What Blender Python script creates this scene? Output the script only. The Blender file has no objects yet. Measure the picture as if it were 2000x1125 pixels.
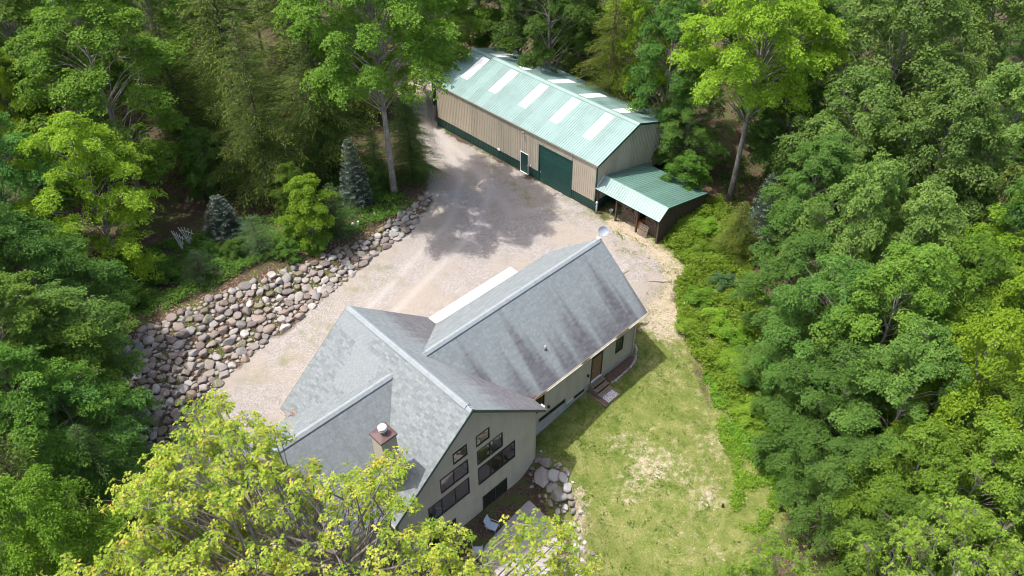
import bpy, math, random
import numpy as np
from math import radians, sin, cos, pi
from mathutils import Vector, Matrix
random.seed(7)
scene = bpy.context.scene
col = scene.collection

# ------------------------------------------------------------------ camera
CAM_H, CAM_PITCH, CAM_ROLL, CAM_F = 40.982, radians(41.61), radians(-0.39), 1563.62
cd = bpy.data.cameras.new('camera'); cam = bpy.data.objects.new('camera', cd); col.objects.link(cam)
cd.sensor_width = 36.0; cd.lens = 36.0 * CAM_F / 2000.0; cd.clip_end = 2000
cam.matrix_world = (Matrix.Translation((0, 0, CAM_H)) @ Matrix.Rotation(pi/2 - CAM_PITCH, 4, 'X')
                    @ Matrix.Rotation(CAM_ROLL, 4, 'Z'))
scene.camera = cam
# ------------------------------------------------------------------ world and sun
SUN_EL = radians(67.0); SHADOW_AZ = radians(-6.0)          # direction in which shadows fall, from +x
sdir = Vector((-cos(SUN_EL)*cos(SHADOW_AZ), -cos(SUN_EL)*sin(SHADOW_AZ), sin(SUN_EL)))   # towards the sun
world = bpy.data.worlds.new('World'); scene.world = world; world.use_nodes = True
wn = world.node_tree.nodes; wl = world.node_tree.links
sky = wn.new('ShaderNodeTexSky'); sky.sky_type = 'NISHITA'; sky.sun_disc = False
sky.sun_elevation = SUN_EL; sky.sun_rotation = math.atan2(sdir.x, sdir.y)
sky.air_density = 1.0; sky.dust_density = 4.0; sky.ozone_density = 0.6
wn['Background'].inputs['Strength'].default_value = 0.15
wl.new(sky.outputs[0], wn['Background'].inputs['Color'])
sd = bpy.data.lights.new('sun', 'SUN'); sd.energy = 2.7; sd.angle = radians(0.9); sd.color = (1.0, 0.965, 0.915)
sun = bpy.data.objects.new('sun', sd); col.objects.link(sun)
sun.rotation_euler = sdir.to_track_quat('Z', 'Y').to_euler(); sun.location = (0, 0, 80)
scene.view_settings.view_transform = 'Standard'; scene.view_settings.look = 'None'
scene.view_settings.exposure = 1.2; scene.view_settings.gamma = 1.0
scene.cycles.use_denoising = True; scene.cycles.filter_width = 1.0
scene.cycles.max_bounces = 5; scene.cycles.diffuse_bounces = 3; scene.cycles.glossy_bounces = 2
scene.cycles.transmission_bounces = 4; scene.cycles.transparent_max_bounces = 4
scene.cycles.use_adaptive_sampling = True; scene.cycles.adaptive_threshold = 0.02
scene.cycles.caustics_reflective = False; scene.cycles.caustics_refractive = False

# ------------------------------------------------------------------ helpers: pixels (only used to survey positions), fields
CP, SP, CR, SR = cos(CAM_PITCH), sin(CAM_PITCH), cos(-CAM_ROLL), sin(-CAM_ROLL)
def at(px, py, z=0.0):
    x0, y0 = px-1000, py-562.5
    x, y = CR*x0-SR*y0, SR*x0+CR*y0
    r = (x, CAM_F*CP-y*SP, -CAM_F*SP-y*CP)
    t = (z-CAM_H)/r[2]
    return (r[0]*t, r[1]*t)
def sstep(e0, e1, x):
    t = np.clip((np.asarray(x, float)-e0)/(e1-e0), 0, 1); return t*t*(3-2*t)
_rs = np.random.RandomState(3); _lat = _rs.rand(256, 256)
def vnoise(x, y):
    xi = np.floor(x).astype(int); yi = np.floor(y).astype(int); fx = x-xi; fy = y-yi
    fx = fx*fx*(3-2*fx); fy = fy*fy*(3-2*fy); g = lambda i, j: _lat[i % 256, j % 256]
    return (g(xi, yi)*(1-fx)+g(xi+1, yi)*fx)*(1-fy)+(g(xi, yi+1)*(1-fx)+g(xi+1, yi+1)*fx)*fy
def fbm(x, y, o=4):
    s = 0; a = .5
    for k in range(o): s = s+a*vnoise(x*2**k+17*k, y*2**k+31*k); a *= .5
    return s
def inside(poly, x, y):
    r = np.zeros(np.shape(x), bool); n = len(poly)
    for i in range(n):
        x1, y1 = poly[i]; x2, y2 = poly[(i+1) % n]
        if y1 == y2: continue
        c = ((y1 > y) != (y2 > y)) & (x < (x2-x1)*(y-y1)/(y2-y1)+x1); r ^= c
    return r
def pdist(line, x, y, closed=False):
    d = np.full(np.shape(x), 1e9); m = len(line) if closed else len(line)-1
    for i in range(m):
        x1, y1 = line[i]; x2, y2 = line[(i+1) % len(line)]; dx, dy = x2-x1, y2-y1
        t = np.clip(((x-x1)*dx+(y-y1)*dy)/(dx*dx+dy*dy+1e-9), 0, 1)
        d = np.minimum(d, np.hypot(x-x1-t*dx, y-y1-t*dy))
    return d
def sdist(poly, x, y):
    d = pdist(poly, x, y, True); return np.where(inside(poly, x, y), d, -d)

# house frame (x along the main ridge towards the lawn, y along the wing) and barn frame (x depth, y length)
HX, HY, HYAW = -9.874, 35.203, radians(-46.228)
BX, BY, BYAW = 7.148, 56.098, radians(134.574-90)
ca, sa = cos(HYAW), sin(HYAW)
def hloc(x, y): return (x-HX)*ca+(y-HY)*sa, -(x-HX)*sa+(y-HY)*ca
def hwor(a, b): return HX+a*ca-b*sa, HY+a*sa+b*ca
BANK_IN = [(-6.9, 62), (-7.2, 57.6), (-8.5, 53.2), (-11.5, 49.5), (-15.3, 43.6), (-19.6, 37.4), (-20.5, 34.7), (-21.5, 31.4), (-20.7, 28), (-19, 22), (-19, -30)]
BANK_POLY = BANK_IN+[(-400, -30), (-400, 400), (-14, 400), (-11, 90), (-8.5, 75)]
def terrain(x, y):
    x = np.asarray(x, float); y = np.asarray(y, float)
    a, b = hloc(x, y)
    z = -0.5*sstep(4.5, 9.6, a)*sstep(-30, 4, b)
    z = z-0.045*np.clip(a-10, 0, 30)*sstep(0, 6, b)
    z = z-0.65*sstep(13, 6, b)*sstep(6, 10, a)*sstep(30, 14, a)
    z = z-1.75*sstep(8.5, 12.5, a)*sstep(5.9, 3.6, b)
    d = np.where(inside(BANK_POLY, x, y), pdist(BANK_IN, x, y), 0)
    z = z+1.25*sstep(0.0, 6.0, d)*(0.35+0.65*sstep(58, 48, y))
    z = z+0.5*(fbm(x*.12, y*.12, 3)-.45)*sstep(2, 14, d)+0.35*(fbm(x*.2+9, y*.2, 3)-.45)*sstep(14, 22, x)
    return z
def tz(x, y): return float(terrain(np.array([x]), np.array([y]))[0])
def atg(px, py):
    z = 0.0
    for _ in range(8): x, y = at(px, py, z); z = tz(x, y)
    return x, y, z

# ------------------------------------------------------------------ helpers: meshes and objects
class MB:
    def __init__(s): s.v = []; s.f = []
    def add(s, V, F):
        o = len(s.v); s.v += [tuple(p) for p in V]; s.f += [tuple(i+o for i in f) for f in F]; return s
    def box(s, x0, x1, y0, y1, z0, z1):
        return s.add([(x0,y0,z0),(x1,y0,z0),(x1,y1,z0),(x0,y1,z0),(x0,y0,z1),(x1,y0,z1),(x1,y1,z1),(x0,y1,z1)],
                     [(0,3,2,1),(4,5,6,7),(0,1,5,4),(1,2,6,5),(2,3,7,6),(3,0,4,7)])
    def obox(s, c, ax, ay, az):
        c, ax, ay, az = (Vector(q) for q in (c, ax, ay, az)); P = []
        for k in (-1, 1):
            for i, j in ((-1,-1),(1,-1),(1,1),(-1,1)): P.append(c+ax*i+ay*j+az*k)
        return s.add(P, [(0,3,2,1),(4,5,6,7),(0,1,5,4),(1,2,6,5),(2,3,7,6),(3,0,4,7)])
    def prism(s, poly, d):       # extrude a 3-D polygon by vector d
        n = len(poly); d = Vector(d); P = [Vector(p) for p in poly]; Q = [p+d for p in P]
        F = [tuple(range(n))[::-1], tuple(range(n, 2*n))]+[(i, (i+1) % n, n+(i+1) % n, n+i) for i in range(n)]
        return s.add(P+Q, F)
    def tube(s, pts, rad, n=8, caps=True):
        pts = [Vector(p) for p in pts]; m = len(pts)
        if not hasattr(rad, '__len__'): rad = [rad]*m
        V = []; u0 = None
        for i in range(m):
            t = (pts[min(i+1, m-1)]-pts[max(i-1, 0)]).normalized()
            if u0 is None: u0 = t.orthogonal()
            u = (u0-t*u0.dot(t)); u = u.normalized() if u.length > 1e-6 else t.orthogonal().normalized(); u0 = u; w = t.cross(u)
            for k in range(n): V.append(pts[i]+(u*cos(2*pi*k/n)+w*sin(2*pi*k/n))*rad[i])
        F = [(i*n+k, i*n+(k+1) % n, (i+1)*n+(k+1) % n, (i+1)*n+k) for i in range(m-1) for k in range(n)]
        if caps: F += [tuple(range(n))[::-1], tuple(range((m-1)*n, m*n))]
        return s.add(V, F)
    def lathe(s, prof, n=16, c=(0,0,0)):
        V = [(c[0]+r*cos(2*pi*k/n), c[1]+r*sin(2*pi*k/n), c[2]+z) for r, z in prof for k in range(n)]
        F = [(i*n+k, i*n+(k+1) % n, (i+1)*n+(k+1) % n, (i+1)*n+k) for i in range(len(prof)-1) for k in range(n)]
        return s.add(V, F+[tuple(range(n))[::-1], tuple(range((len(prof)-1)*n, len(prof)*n))])
    def mesh(s, name):
        me = bpy.data.meshes.new(name); me.from_pydata(s.v, [], s.f); me.update(); return me
    def build(s, name, mat, parent=None, smooth=False):
        me = s.mesh(name); me.materials.append(mat)
        if smooth: me.polygons.foreach_set('use_smooth', [True]*len(me.polygons))
        return link(name, me, parent)
def link(name, data, parent=None):
    o = bpy.data.objects.new(name, data); col.objects.link(o); o.parent = parent; return o
def tag(o, label=None, cat=None, group=None, kind=None):
    for k, v in (('label', label), ('category', cat), ('group', group), ('kind', kind)):
        if v: o[k] = v
    return o
def empty(name, loc=(0,0,0), rz=0, label=None, cat=None, group=None):
    o = link(name, None); o.location = loc; o.rotation_euler = (0, 0, rz); o.empty_display_size = .2
    return tag(o, label, cat, group)
def fast_mesh(name, V, F, attrs=None, smooth=False):
    """V (n,3) float, F (m,k) int with constant k"""
    V = np.ascontiguousarray(V, dtype=np.float32); F = np.ascontiguousarray(F, dtype=np.int32); m, k = F.shape
    me = bpy.data.meshes.new(name); me.vertices.add(len(V)); me.loops.add(m*k); me.polygons.add(m)
    me.vertices.foreach_set('co', V.ravel()); me.loops.foreach_set('vertex_index', F.ravel())
    me.polygons.foreach_set('loop_start', np.arange(0, m*k, k, dtype=np.int32))
    me.polygons.foreach_set('use_smooth', np.full(m, smooth))
    for n, val in (attrs or {}).items():
        at_ = me.attributes.new(n, 'FLOAT', 'POINT'); at_.data.foreach_set('value', np.asarray(val, np.float32))
    me.update(calc_edges=True); return me

# ------------------------------------------------------------------ materials
class NT:
    def __init__(s, name):
        s.m = bpy.data.materials.new(name); s.m.use_nodes = True; s.t = s.m.node_tree; s.n = s.t.nodes; s.b = s.n['Principled BSDF']
    def N(s, typ, **kw):
        n = s.n.new(typ)
        for k, v in kw.items(): setattr(n, k, v)
        return n
    def L(s, a, b): s.t.links.new(a, b)
    def val(s, sock, v):
        if hasattr(v, 'is_output'): s.L(v, sock)
        else: sock.default_value = v
    def math(s, op, a, b=0.0, c=None, clamp=False):
        n = s.N('ShaderNodeMath', operation=op); n.use_clamp = clamp; s.val(n.inputs[0], a); s.val(n.inputs[1], b)
        if c is not None: s.val(n.inputs[2], c)
        return n.outputs[0]
    def mix(s, f, a, b, mode='MIX'):
        n = s.N('ShaderNodeMix', data_type='RGBA', blend_type=mode); s.val(n.inputs[0], f)
        for i, q in ((6, a), (7, b)): s.val(n.inputs[i], q if hasattr(q, 'is_output') else (*q[:3], 1))
        return n.outputs[2]
    def ramp(s, f, stops, interp='LINEAR'):
        n = s.N('ShaderNodeValToRGB'); n.color_ramp.interpolation = interp; e = n.color_ramp.elements
        while len(e) < len(stops): e.new(.5)
        for q, (p, c) in zip(e, stops): q.position = p; q.color = (*c, 1) if hasattr(c, '__len__') else (c, c, c, 1)
        s.L(f, n.inputs[0]); return n.outputs[0]
    def step(s, x, e0, e1):
        n = s.N('ShaderNodeMapRange', interpolation_type='SMOOTHSTEP'); s.val(n.inputs[0], x)
        n.inputs[1].default_value = e0; n.inputs[2].default_value = e1; return n.outputs[0]
    def coord(s, obj=None, kind='Object'):
        n = s.N('ShaderNodeTexCoord'); n.object = obj; return n.outputs[kind]
    def pos(s): return s.N('ShaderNodeNewGeometry').outputs['Position']
    def mapped(s, v, scale=(1,1,1), loc=(0,0,0)):
        n = s.N('ShaderNodeMapping'); s.L(v, n.inputs[0]); n.inputs['Scale'].default_value = scale; n.inputs['Location'].default_value = loc; return n.outputs[0]
    def noise(s, v, scale=5, detail=4, rough=.55, dist=0):
        n = s.N('ShaderNodeTexNoise'); s.L(v, n.inputs['Vector']); n.inputs['Scale'].default_value = scale
        n.inputs['Detail'].default_value = detail; n.inputs['Roughness'].default_value = rough; n.inputs['Distortion'].default_value = dist; return n.outputs[0]
    def vor(s, v, scale=5, feat='F1', out='Distance'):
        n = s.N('ShaderNodeTexVoronoi', feature=feat); s.L(v, n.inputs['Vector']); n.inputs['Scale'].default_value = scale; return n.outputs[out]
    def attr(s, name): return s.N('ShaderNodeAttribute', attribute_name=name).outputs['Fac']
    def rnd(s): return s.N('ShaderNodeObjectInfo').outputs['Random']
    def sep(s, v):
        n = s.N('ShaderNodeSeparateXYZ'); s.L(v, n.inputs[0]); return n.outputs
    def bump(s, h, strength=.3, dist=.02):
        n = s.N('ShaderNodeBump'); n.inputs['Strength'].default_value = strength; n.inputs['Distance'].default_value = dist
        s.L(h, n.inputs['Height']); s.L(n.outputs[0], s.b.inputs['Normal']); return n.outputs[0]
    def out(s, color=None, rough=.7, metal=0, spec=.4):
        if color is not None: s.val(s.b.inputs['Base Color'], color if hasattr(color, 'is_output') else (*color, 1))
        s.val(s.b.inputs['Roughness'], rough); s.b.inputs['Metallic'].default_value = metal
        s.b.inputs['Specular IOR Level'].default_value = spec; return s.m

def worn(name, c, rough=.6, metal=0, spec=.4, amt=.25, scale=1.5, streak=None, bump=0):
    """plain paint or wood with blotches, grime and (optionally) vertical streaks"""
    t = NT(name); p = t.coord(); n = t.noise(p, scale, 6, .65); f = t.noise(p, scale*14, 3, .6)
    k = t.math('ADD', t.math('MULTIPLY', n, .7), t.math('MULTIPLY', f, .3))
    if streak: k = t.math('ADD', t.math('MULTIPLY', k, .5), t.math('MULTIPLY', t.noise(t.mapped(p, streak), 1, 4, .6), .5))
    lo = tuple(q*(1-amt) for q in c); hi = tuple(min(1, q*(1+amt*.6)) for q in c)
    cc = t.ramp(k, [(.3, lo), (.52, c), (.75, hi)])
    if bump: t.bump(f, bump, .01)
    return t.out(cc, t.math('ADD', rough-.1, t.math('MULTIPLY', n, .2)), metal, spec)

def leaf_mat(name, c0, c1, c2=None, trans=.42, hue=.026, rough=.55, spec=.16, odd=None):
    t = NT(name); tint = t.attr('tint'); r = t.rnd()
    stops = [(.12, c0), (.6, c1), (.95, c2 or c1)]
    if odd: stops = [(.1, c0), (.5, c1), (.86, c2), (.97, odd)]
    c = t.ramp(tint, stops)
    h = t.N('ShaderNodeHueSaturation'); t.L(c, h.inputs['Color'])
    t.L(t.math('ADD', .5-hue/2, t.math('MULTIPLY', r, hue)), h.inputs['Hue'])
    t.L(t.math('ADD', .82, t.math('MULTIPLY', t.math('FRACT', t.math('MULTIPLY', r, 7.3)), .44)), h.inputs['Value'])
    c = h.outputs[0]; t.out(c, rough, 0, spec)
    tr = t.N('ShaderNodeBsdfTranslucent'); mc = t.mix(1.0, c, (1.25, 1.3, .55), 'MULTIPLY'); t.L(mc, tr.inputs[0])
    ms = t.N('ShaderNodeMixShader'); ms.inputs[0].default_value = trans
    t.L(t.b.outputs[0], ms.inputs[1]); t.L(tr.outputs[0], ms.inputs[2]); t.L(ms.outputs[0], t.n['Material Output'].inputs[0])
    return t.m

M = {}
M['maple'] = leaf_mat('maple_leaves', (0.074,0.155,0.021), (0.132,0.240,0.032), (0.212,0.338,0.048))
M['maple_dark'] = leaf_mat('dark_maple_leaves', (0.054,0.123,0.023), (0.095,0.190,0.034), (0.151,0.261,0.047))
M['maple_bright'] = leaf_mat('bright_maple_leaves', (0.128,0.216,0.017), (0.211,0.315,0.025), (0.301,0.407,0.040), trans=.42)
M['maple_cool'] = leaf_mat('cool_green_leaves', (0.059,0.139,0.027), (0.107,0.208,0.039), (0.171,0.283,0.056))
M['oak'] = leaf_mat('oak_leaves', (0.084,0.151,0.033), (0.146,0.231,0.051), (0.251,0.329,0.091))
M['foreground'] = leaf_mat('young_oak_leaves', (.090,.170,.018), (.215,.285,.028), (.400,.385,.062), hue=.012, trans=.44, odd=(.42,.22,.07))
M['maple_warm'] = leaf_mat('warm_green_leaves', (.080,.150,.018), (.140,.228,.026), (.215,.310,.042))
M['pale'] = leaf_mat('pale_oak_leaves', (0.126,0.226,0.022), (0.197,0.315,0.034), (0.306,0.389,0.065), hue=.015, trans=.42)
M['hemlock'] = leaf_mat('hemlock_needles', (0.049,0.087,0.015), (0.108,0.161,0.027), (0.246,0.291,0.050), trans=.3, hue=.02)
M['cedar'] = leaf_mat('cedar_needles', (0.066,0.109,0.013), (0.138,0.190,0.022), (0.239,0.270,0.037), trans=.3, hue=.02)
M['edge_fir'] = leaf_mat('fir_needles', (0.041,0.094,0.017), (0.078,0.156,0.027), (0.149,0.240,0.042), trans=.3, hue=.02)
M['spruce'] = leaf_mat('blue_spruce_needles', (.026,.050,.036), (.062,.100,.074), (.235,.300,.255), trans=.12, hue=.01)
M['pine'] = leaf_mat('pine_needles', (0.037,0.086,0.030), (0.069,0.132,0.046), (0.131,0.204,0.075), trans=.3, hue=.02)
M['bramble'] = leaf_mat('bramble_leaves', (0.097,0.187,0.019), (0.166,0.281,0.027), (0.246,0.363,0.042), trans=.42)
M['under'] = leaf_mat('undergrowth_leaves', (0.042,0.102,0.016), (0.087,0.174,0.025), (0.156,0.246,0.039), trans=.38, odd=(0.187,0.204,0.034))
M['grass'] = leaf_mat('grass_blades', (.075,.135,.016), (.130,.190,.028), (.235,.255,.070), trans=.35, hue=0)
M['deadleaf'] = leaf_mat('fallen_leaves', (.20,.125,.07), (.36,.26,.16), (.54,.44,.31), trans=.15, hue=0)

def bark(name, a, b):
    t = NT(name); p = t.coord(); n = t.noise(t.mapped(p, (9, 9, 1.6)), 1.4, 5, .65); l = t.noise(p, .9, 3, .5)
    c = t.mix(t.step(l, .45, .62), t.ramp(n, [(.3, a), (.7, b)]), t.ramp(n, [(.3, tuple(q*1.15 for q in a)), (.7, tuple(q*1.35 for q in b))]))
    t.bump(n, .8, .03); return t.out(c, .9, 0, .1)
M['bark'] = bark('grey_bark', (.11,.095,.08), (.32,.29,.255))
M['bark_dark'] = bark('brown_bark', (.045,.032,.024), (.13,.10,.08))
M['twig'] = bark('pale_twigs', (.10,.085,.07), (.25,.22,.19))

def ground_mat():
    t = NT('ground_surface'); p = t.pos(); G, Lw, S = t.attr('gravel'), t.attr('lawn'), t.attr('straw')
    fine = t.noise(p, 9, 5, .75); mid = t.noise(p, 1.1, 5, .6); big = t.noise(p, .22, 4, .55); peb = t.vor(p, 20, out='Color')
    pv = t.sep(peb)[0]
    # gravel: pinkish grey crushed stone, worn tracks, weedy brown patches
    g = t.ramp(t.math('ADD', t.math('MULTIPLY', pv, .45), t.math('MULTIPLY', fine, .55)), [(.25, (.158,.140,.127)), (.5, (.262,.237,.219)), (.75, (.370,.340,.318))])
    g = t.mix(t.math('MULTIPLY', t.step(big, .45, .62), .6), g, (.275,.235,.190))
    g = t.mix(t.math('MULTIPLY', t.step(mid, .50, .66), .5), g, (.215,.190,.165))
    track = t.attr('track'); g = t.mix(t.math('MULTIPLY', t.math('MULTIPLY', track, mid), .7), g, (.40,.37,.35))
    weed = t.attr('weed'); wf = t.step(t.math('ADD', t.math('MULTIPLY', fine, .7), t.math('MULTIPLY', mid, .5)), .55, .72)
    g = t.mix(t.math('MULTIPLY', t.math('MULTIPLY', weed, wf), .8), g, (.135,.145,.045))
    # lawn: thin yellow-green grass over sandy soil
    l = t.ramp(t.math('ADD', t.math('MULTIPLY', fine, .55), t.math('MULTIPLY', mid, .45)), [(.30, (.050,.084,.014)), (.43, (.092,.124,.024)), (.55, (.155,.163,.050)), (.68, (.28,.245,.145))])
    st = t.ramp(t.math('ADD', t.math('MULTIPLY', fine, .7), t.math('MULTIPLY', pv, .3)), [(.28, (.19,.145,.10)), (.52, (.35,.29,.21)), (.76, (.50,.44,.35))])
    sm = t.step(t.math('ADD', S, t.math('MULTIPLY', t.math('SUBTRACT', t.noise(p, 2.2, 6, .7), .5), 1.5)), .35, .85)
    l = t.mix(sm, l, st)
    # woodland floor: leaf litter with moss
    f = t.ramp(t.math('ADD', t.math('MULTIPLY', fine, .6), t.math('MULTIPLY', pv, .4)), [(.25, (.030,.021,.015)), (.5, (.070,.047,.032)), (.8, (.165,.115,.078))])
    f = t.mix(t.math('MULTIPLY', t.step(t.noise(p, .7, 5, .6), .48, .6), .7), f, (.060,.085,.020))
    w = t.math('MULTIPLY', t.math('SUBTRACT', fine, .5), .6)
    c = t.mix(t.step(t.math('ADD', Lw, w), .3, .7), f, l)
    c = t.mix(t.step(t.math('ADD', G, w), .3, .7), c, g)
    t.bump(t.math('ADD', fine, t.math('MULTIPLY', pv, .4)), .55, .05); return t.out(c, .95, 0, .15)
M['ground'] = ground_mat()

def stone_mat(name, pal, moss=.25):
    t = NT(name); r = t.rnd(); p = t.coord(); n = t.noise(p, 3, 6, .7); f = t.noise(p, 16, 3, .7)
    c = t.ramp(r, pal, 'LINEAR')
    c = t.mix(t.math('MULTIPLY', t.step(n, .42, .75), .4), c, (.42,.39,.365))
    c = t.mix(t.math('MULTIPLY', t.step(f, .52, .75), .5), c, (.10,.085,.08)); c = t.mix(t.math('MULTIPLY', t.step(t.noise(t.pos(), 1.3, 5, .65), .5, .68), .45), c, (.165,.125,.095))
    mm = t.math('MULTIPLY', t.step(t.math('FRACT', t.math('MULTIPLY', r, 13.7)), .86, .93), t.step(n, .4, .55)); c = t.mix(t.math('MULTIPLY', mm, moss*3), c, (.10,.10,.025))
    t.bump(f, .35, .02); return t.out(c, .85, 0, .25)
PAL = [(0, (.20,.172,.150)), (.10, (.110,.085,.078)), (.20, (.25,.230,.212)), (.30, (.165,.120,.100)), (.40, (.33,.310,.290)), (.50, (.12,.113,.112)), (.60, (.245,.185,.150)), (.70, (.18,.175,.170)), (.80, (.44,.415,.39)), (.90, (.145,.105,.088)), (1, (.28,.255,.235))]
M['stone'] = stone_mat('field_stone', PAL)
M['pale_stone'] = stone_mat('pale_stone', [(0, (.30,.275,.255)), (.3, (.40,.37,.345)), (.6, (.24,.205,.185)), (1, (.44,.41,.385))], 0)

HOUSE = empty('house', (HX, HY, 0), HYAW, 'cream sided house with grey shingled cross gable roofs and a long wing', 'house')
BARN = empty('pole_barn', (BX, BY, 0), BYAW, 'tan metal pole barn with pale green ribbed roof and white skylight strips', 'barn')

def shingle_mat(name, mode, single=False):
    t = NT(name); p = t.coord(HOUSE); x, y, z = t.sep(p)
    tint = t.rnd() if single else t.attr('tint')
    n = t.noise(p, 6, 5, .7); g = t.noise(p, 45, 2, .6)
    c = t.ramp(t.math('ADD', t.math('MULTIPLY', tint, .55 if mode == 'clean' else .35), t.math('MULTIPLY', g, .45 if mode == 'clean' else .65)), [(.05, (.098,.112,.115)), (.35, (.146,.163,.167)), (.65, (.175,.193,.197)), (.95, (.228,.245,.247))])
    c = t.mix(t.math('MULTIPLY', t.step(n, .4, .7), .25), c, (.235,.262,.264))
    if mode == 'wing': c = t.mix(1.0, c, (1.06, 1.07, 1.07), 'MULTIPLY')
    if mode == 'wing':      # black algae streaks running down from starts at uneven heights
        q1 = t.noise(t.mapped(p, (0, 1.0, 0), (0, 3.4, 0)), 0.8, 2, .5); s2 = t.noise(t.mapped(p, (.22, 3.0, 0)), 1.0, 4, .65); s3 = t.noise(p, 3.0, 4, .6)
        q1 = t.math('MULTIPLY', t.math('SUBTRACT', q1, .34), 3.1)
        start = t.math('ADD', 5.7, t.math('ADD', t.math('MULTIPLY', q1, 4.2), t.math('MULTIPLY', t.math('SUBTRACT', s2, .5), 1.9)))
        m = t.math('MULTIPLY', t.step(t.math('SUBTRACT', x, start), -.7, 2.5), t.math('ADD', .62, t.math('MULTIPLY', s3, .7)), clamp=True)
        c = t.mix(t.math('MULTIPLY', m, .88), c, t.mix(tint, (.068,.066,.074), (.102,.099,.106)))
    if mode == 'right':     # purple grey weathering that thins out in streaks towards the ridge
        q = t.noise(t.mapped(p, (2.2, .30, 0)), 1.0, 5, .65)
        k = t.math('ADD', t.math('MULTIPLY', q, .85), t.math('MULTIPLY', t.step(y, .3, 5.0), .62))
        m = t.step(k, .50, .86)
        c = t.mix(t.math('MULTIPLY', m, .88), c, t.mix(tint, (.095,.089,.097), (.132,.125,.132)))
    if mode == 'cross':
        q = t.noise(t.mapped(p, (.3, 1.6, 0)), 1.0, 5, .65); c = t.mix(t.math('MULTIPLY', t.step(q, .48, .7), .5), c, (.12,.125,.13))
    t.bump(g, .25, .006); return t.out(c, .92, 0, .2)
for k in ('clean', 'wing', 'right', 'cross'): M['sh_'+k] = shingle_mat('shingles_'+k, k)
M['sh_single'] = shingle_mat('shingles_single', 'clean', True)
M['cap'] = worn('ridge_shingles', (.235,.262,.268), .9, spec=.2, amt=.25, scale=4)
M['deck'] = worn('roof_underlay', (.075,.080,.085), .95, spec=.1)
M['rake'] = worn('green_rake_trim', (.055,.085,.075), .6, amt=.3)
M['fascia'] = worn('weathered_white_fascia', (.62,.56,.48), .7, amt=.35, scale=2.5)
M['siding'] = worn('cream_siding', (.395,.350,.275), .65, amt=.2, scale=.8, streak=(2, 2, .25))
M['concrete_wall'] = worn('foundation_concrete', (.36,.345,.33), .9, amt=.25)
M['concrete'] = worn('pale_concrete', (.66,.60,.55), .9, amt=.16, scale=.9, spec=.2)
M['patio'] = worn('patio_concrete', (.33,.30,.28), .9, amt=.25, scale=.9, spec=.2)
M['frame'] = worn('dark_window_frame', (.030,.034,.032), .5)
t = NT('window_glass'); t.b.inputs['IOR'].default_value = 1.9; M['glass'] = t.out((.012,.013,.014), .03, 0, .6)
M['white'] = worn('white_paint', (.72,.71,.69), .5, amt=.15)
M['galv'] = worn('galvanised_metal', (.55,.56,.57), .4, .6, amt=.2)
M['maroon'] = worn('maroon_metal', (.085,.045,.042), .5, amt=.3, scale=4)
M['wood'] = worn('weathered_wood', (.22,.165,.125), .85, amt=.4, scale=2, streak=(1.5, 12, 12), bump=.3)
M['oldwood'] = worn('dark_barn_boards', (.085,.060,.042), .9, amt=.45, scale=1.5, streak=(8, 8, .6), bump=.3)
M['doorwood'] = worn('brown_door', (.21,.115,.070), .5, amt=.35, scale=2, streak=(8, 8, .8))
M['brick'] = worn('red_brick', (.185,.115,.085), .9, amt=.3, scale=6)
M['log'] = worn('split_firewood', (.30,.215,.15), .9, amt=.6, scale=5, bump=.4)
M['rust'] = worn('rusty_steel', (.34,.13,.035), .8, amt=.4, scale=4)
M['black'] = worn('black_plastic', (.02,.02,.02), .5)
M['bluegrey'] = worn('blue_grey_canvas', (.40,.46,.52), .8, amt=.15)
M['mat'] = None
t = NT('doormat_pattern'); p = t.coord(); v = t.vor(p, 16, out='Color'); vs = t.sep(v)[0]
M['mat'] = t.out(t.ramp(vs, [(.2, (.50,.47,.46)), (.5, (.20,.16,.22)), (.62, (.62,.58,.55)), (.9, (.30,.24,.27))], 'CONSTANT'), .95, 0, .1)

def metal_paint(name, c, rough=.38, amt=.12, spec=.5):
    t = NT(name); p = t.coord(BARN); n = t.noise(p, .8, 5, .6); r = t.rnd(); f = t.noise(t.mapped(p, (.4, 3, 3)), 1.5, 4, .6)
    k = t.math('ADD', t.math('ADD', t.math('MULTIPLY', n, .45), t.math('MULTIPLY', f, .3)), t.math('MULTIPLY', r, .25))
    return t.out(t.ramp(k, [(.25, tuple(q*(1-amt*1.4) for q in c)), (.5, c), (.75, tuple(min(1, q*(1+amt)) for q in c))]), t.math('ADD', rough, t.math('MULTIPLY', n, .15)), 0, spec)
M['roof_green'] = metal_paint('faded_green_metal', (.165,.255,.235), .40, .18, .6)
M['shed_green'] = metal_paint('shed_green_metal', (.085,.165,.135), .45, .18, .5)
M['tan_metal'] = metal_paint('tan_metal', (.440,.380,.290), .5, .14, .4)
M['green_metal'] = metal_paint('dark_green_metal', (.012,.050,.040), .4, .2, .5)
M['door_green'] = metal_paint('door_green', (.012,.058,.048), .4, .25, .5)
t = NT('skylight_fibreglass'); M['skylight'] = t.out(t.mix(t.noise(t.coord(), 1.5, 4), (.80,.80,.78), (.90,.90,.88)), .45, 0, .5)
M['ribline'] = metal_paint('tan_metal_trim', (.30,.25,.18), .5)

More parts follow.
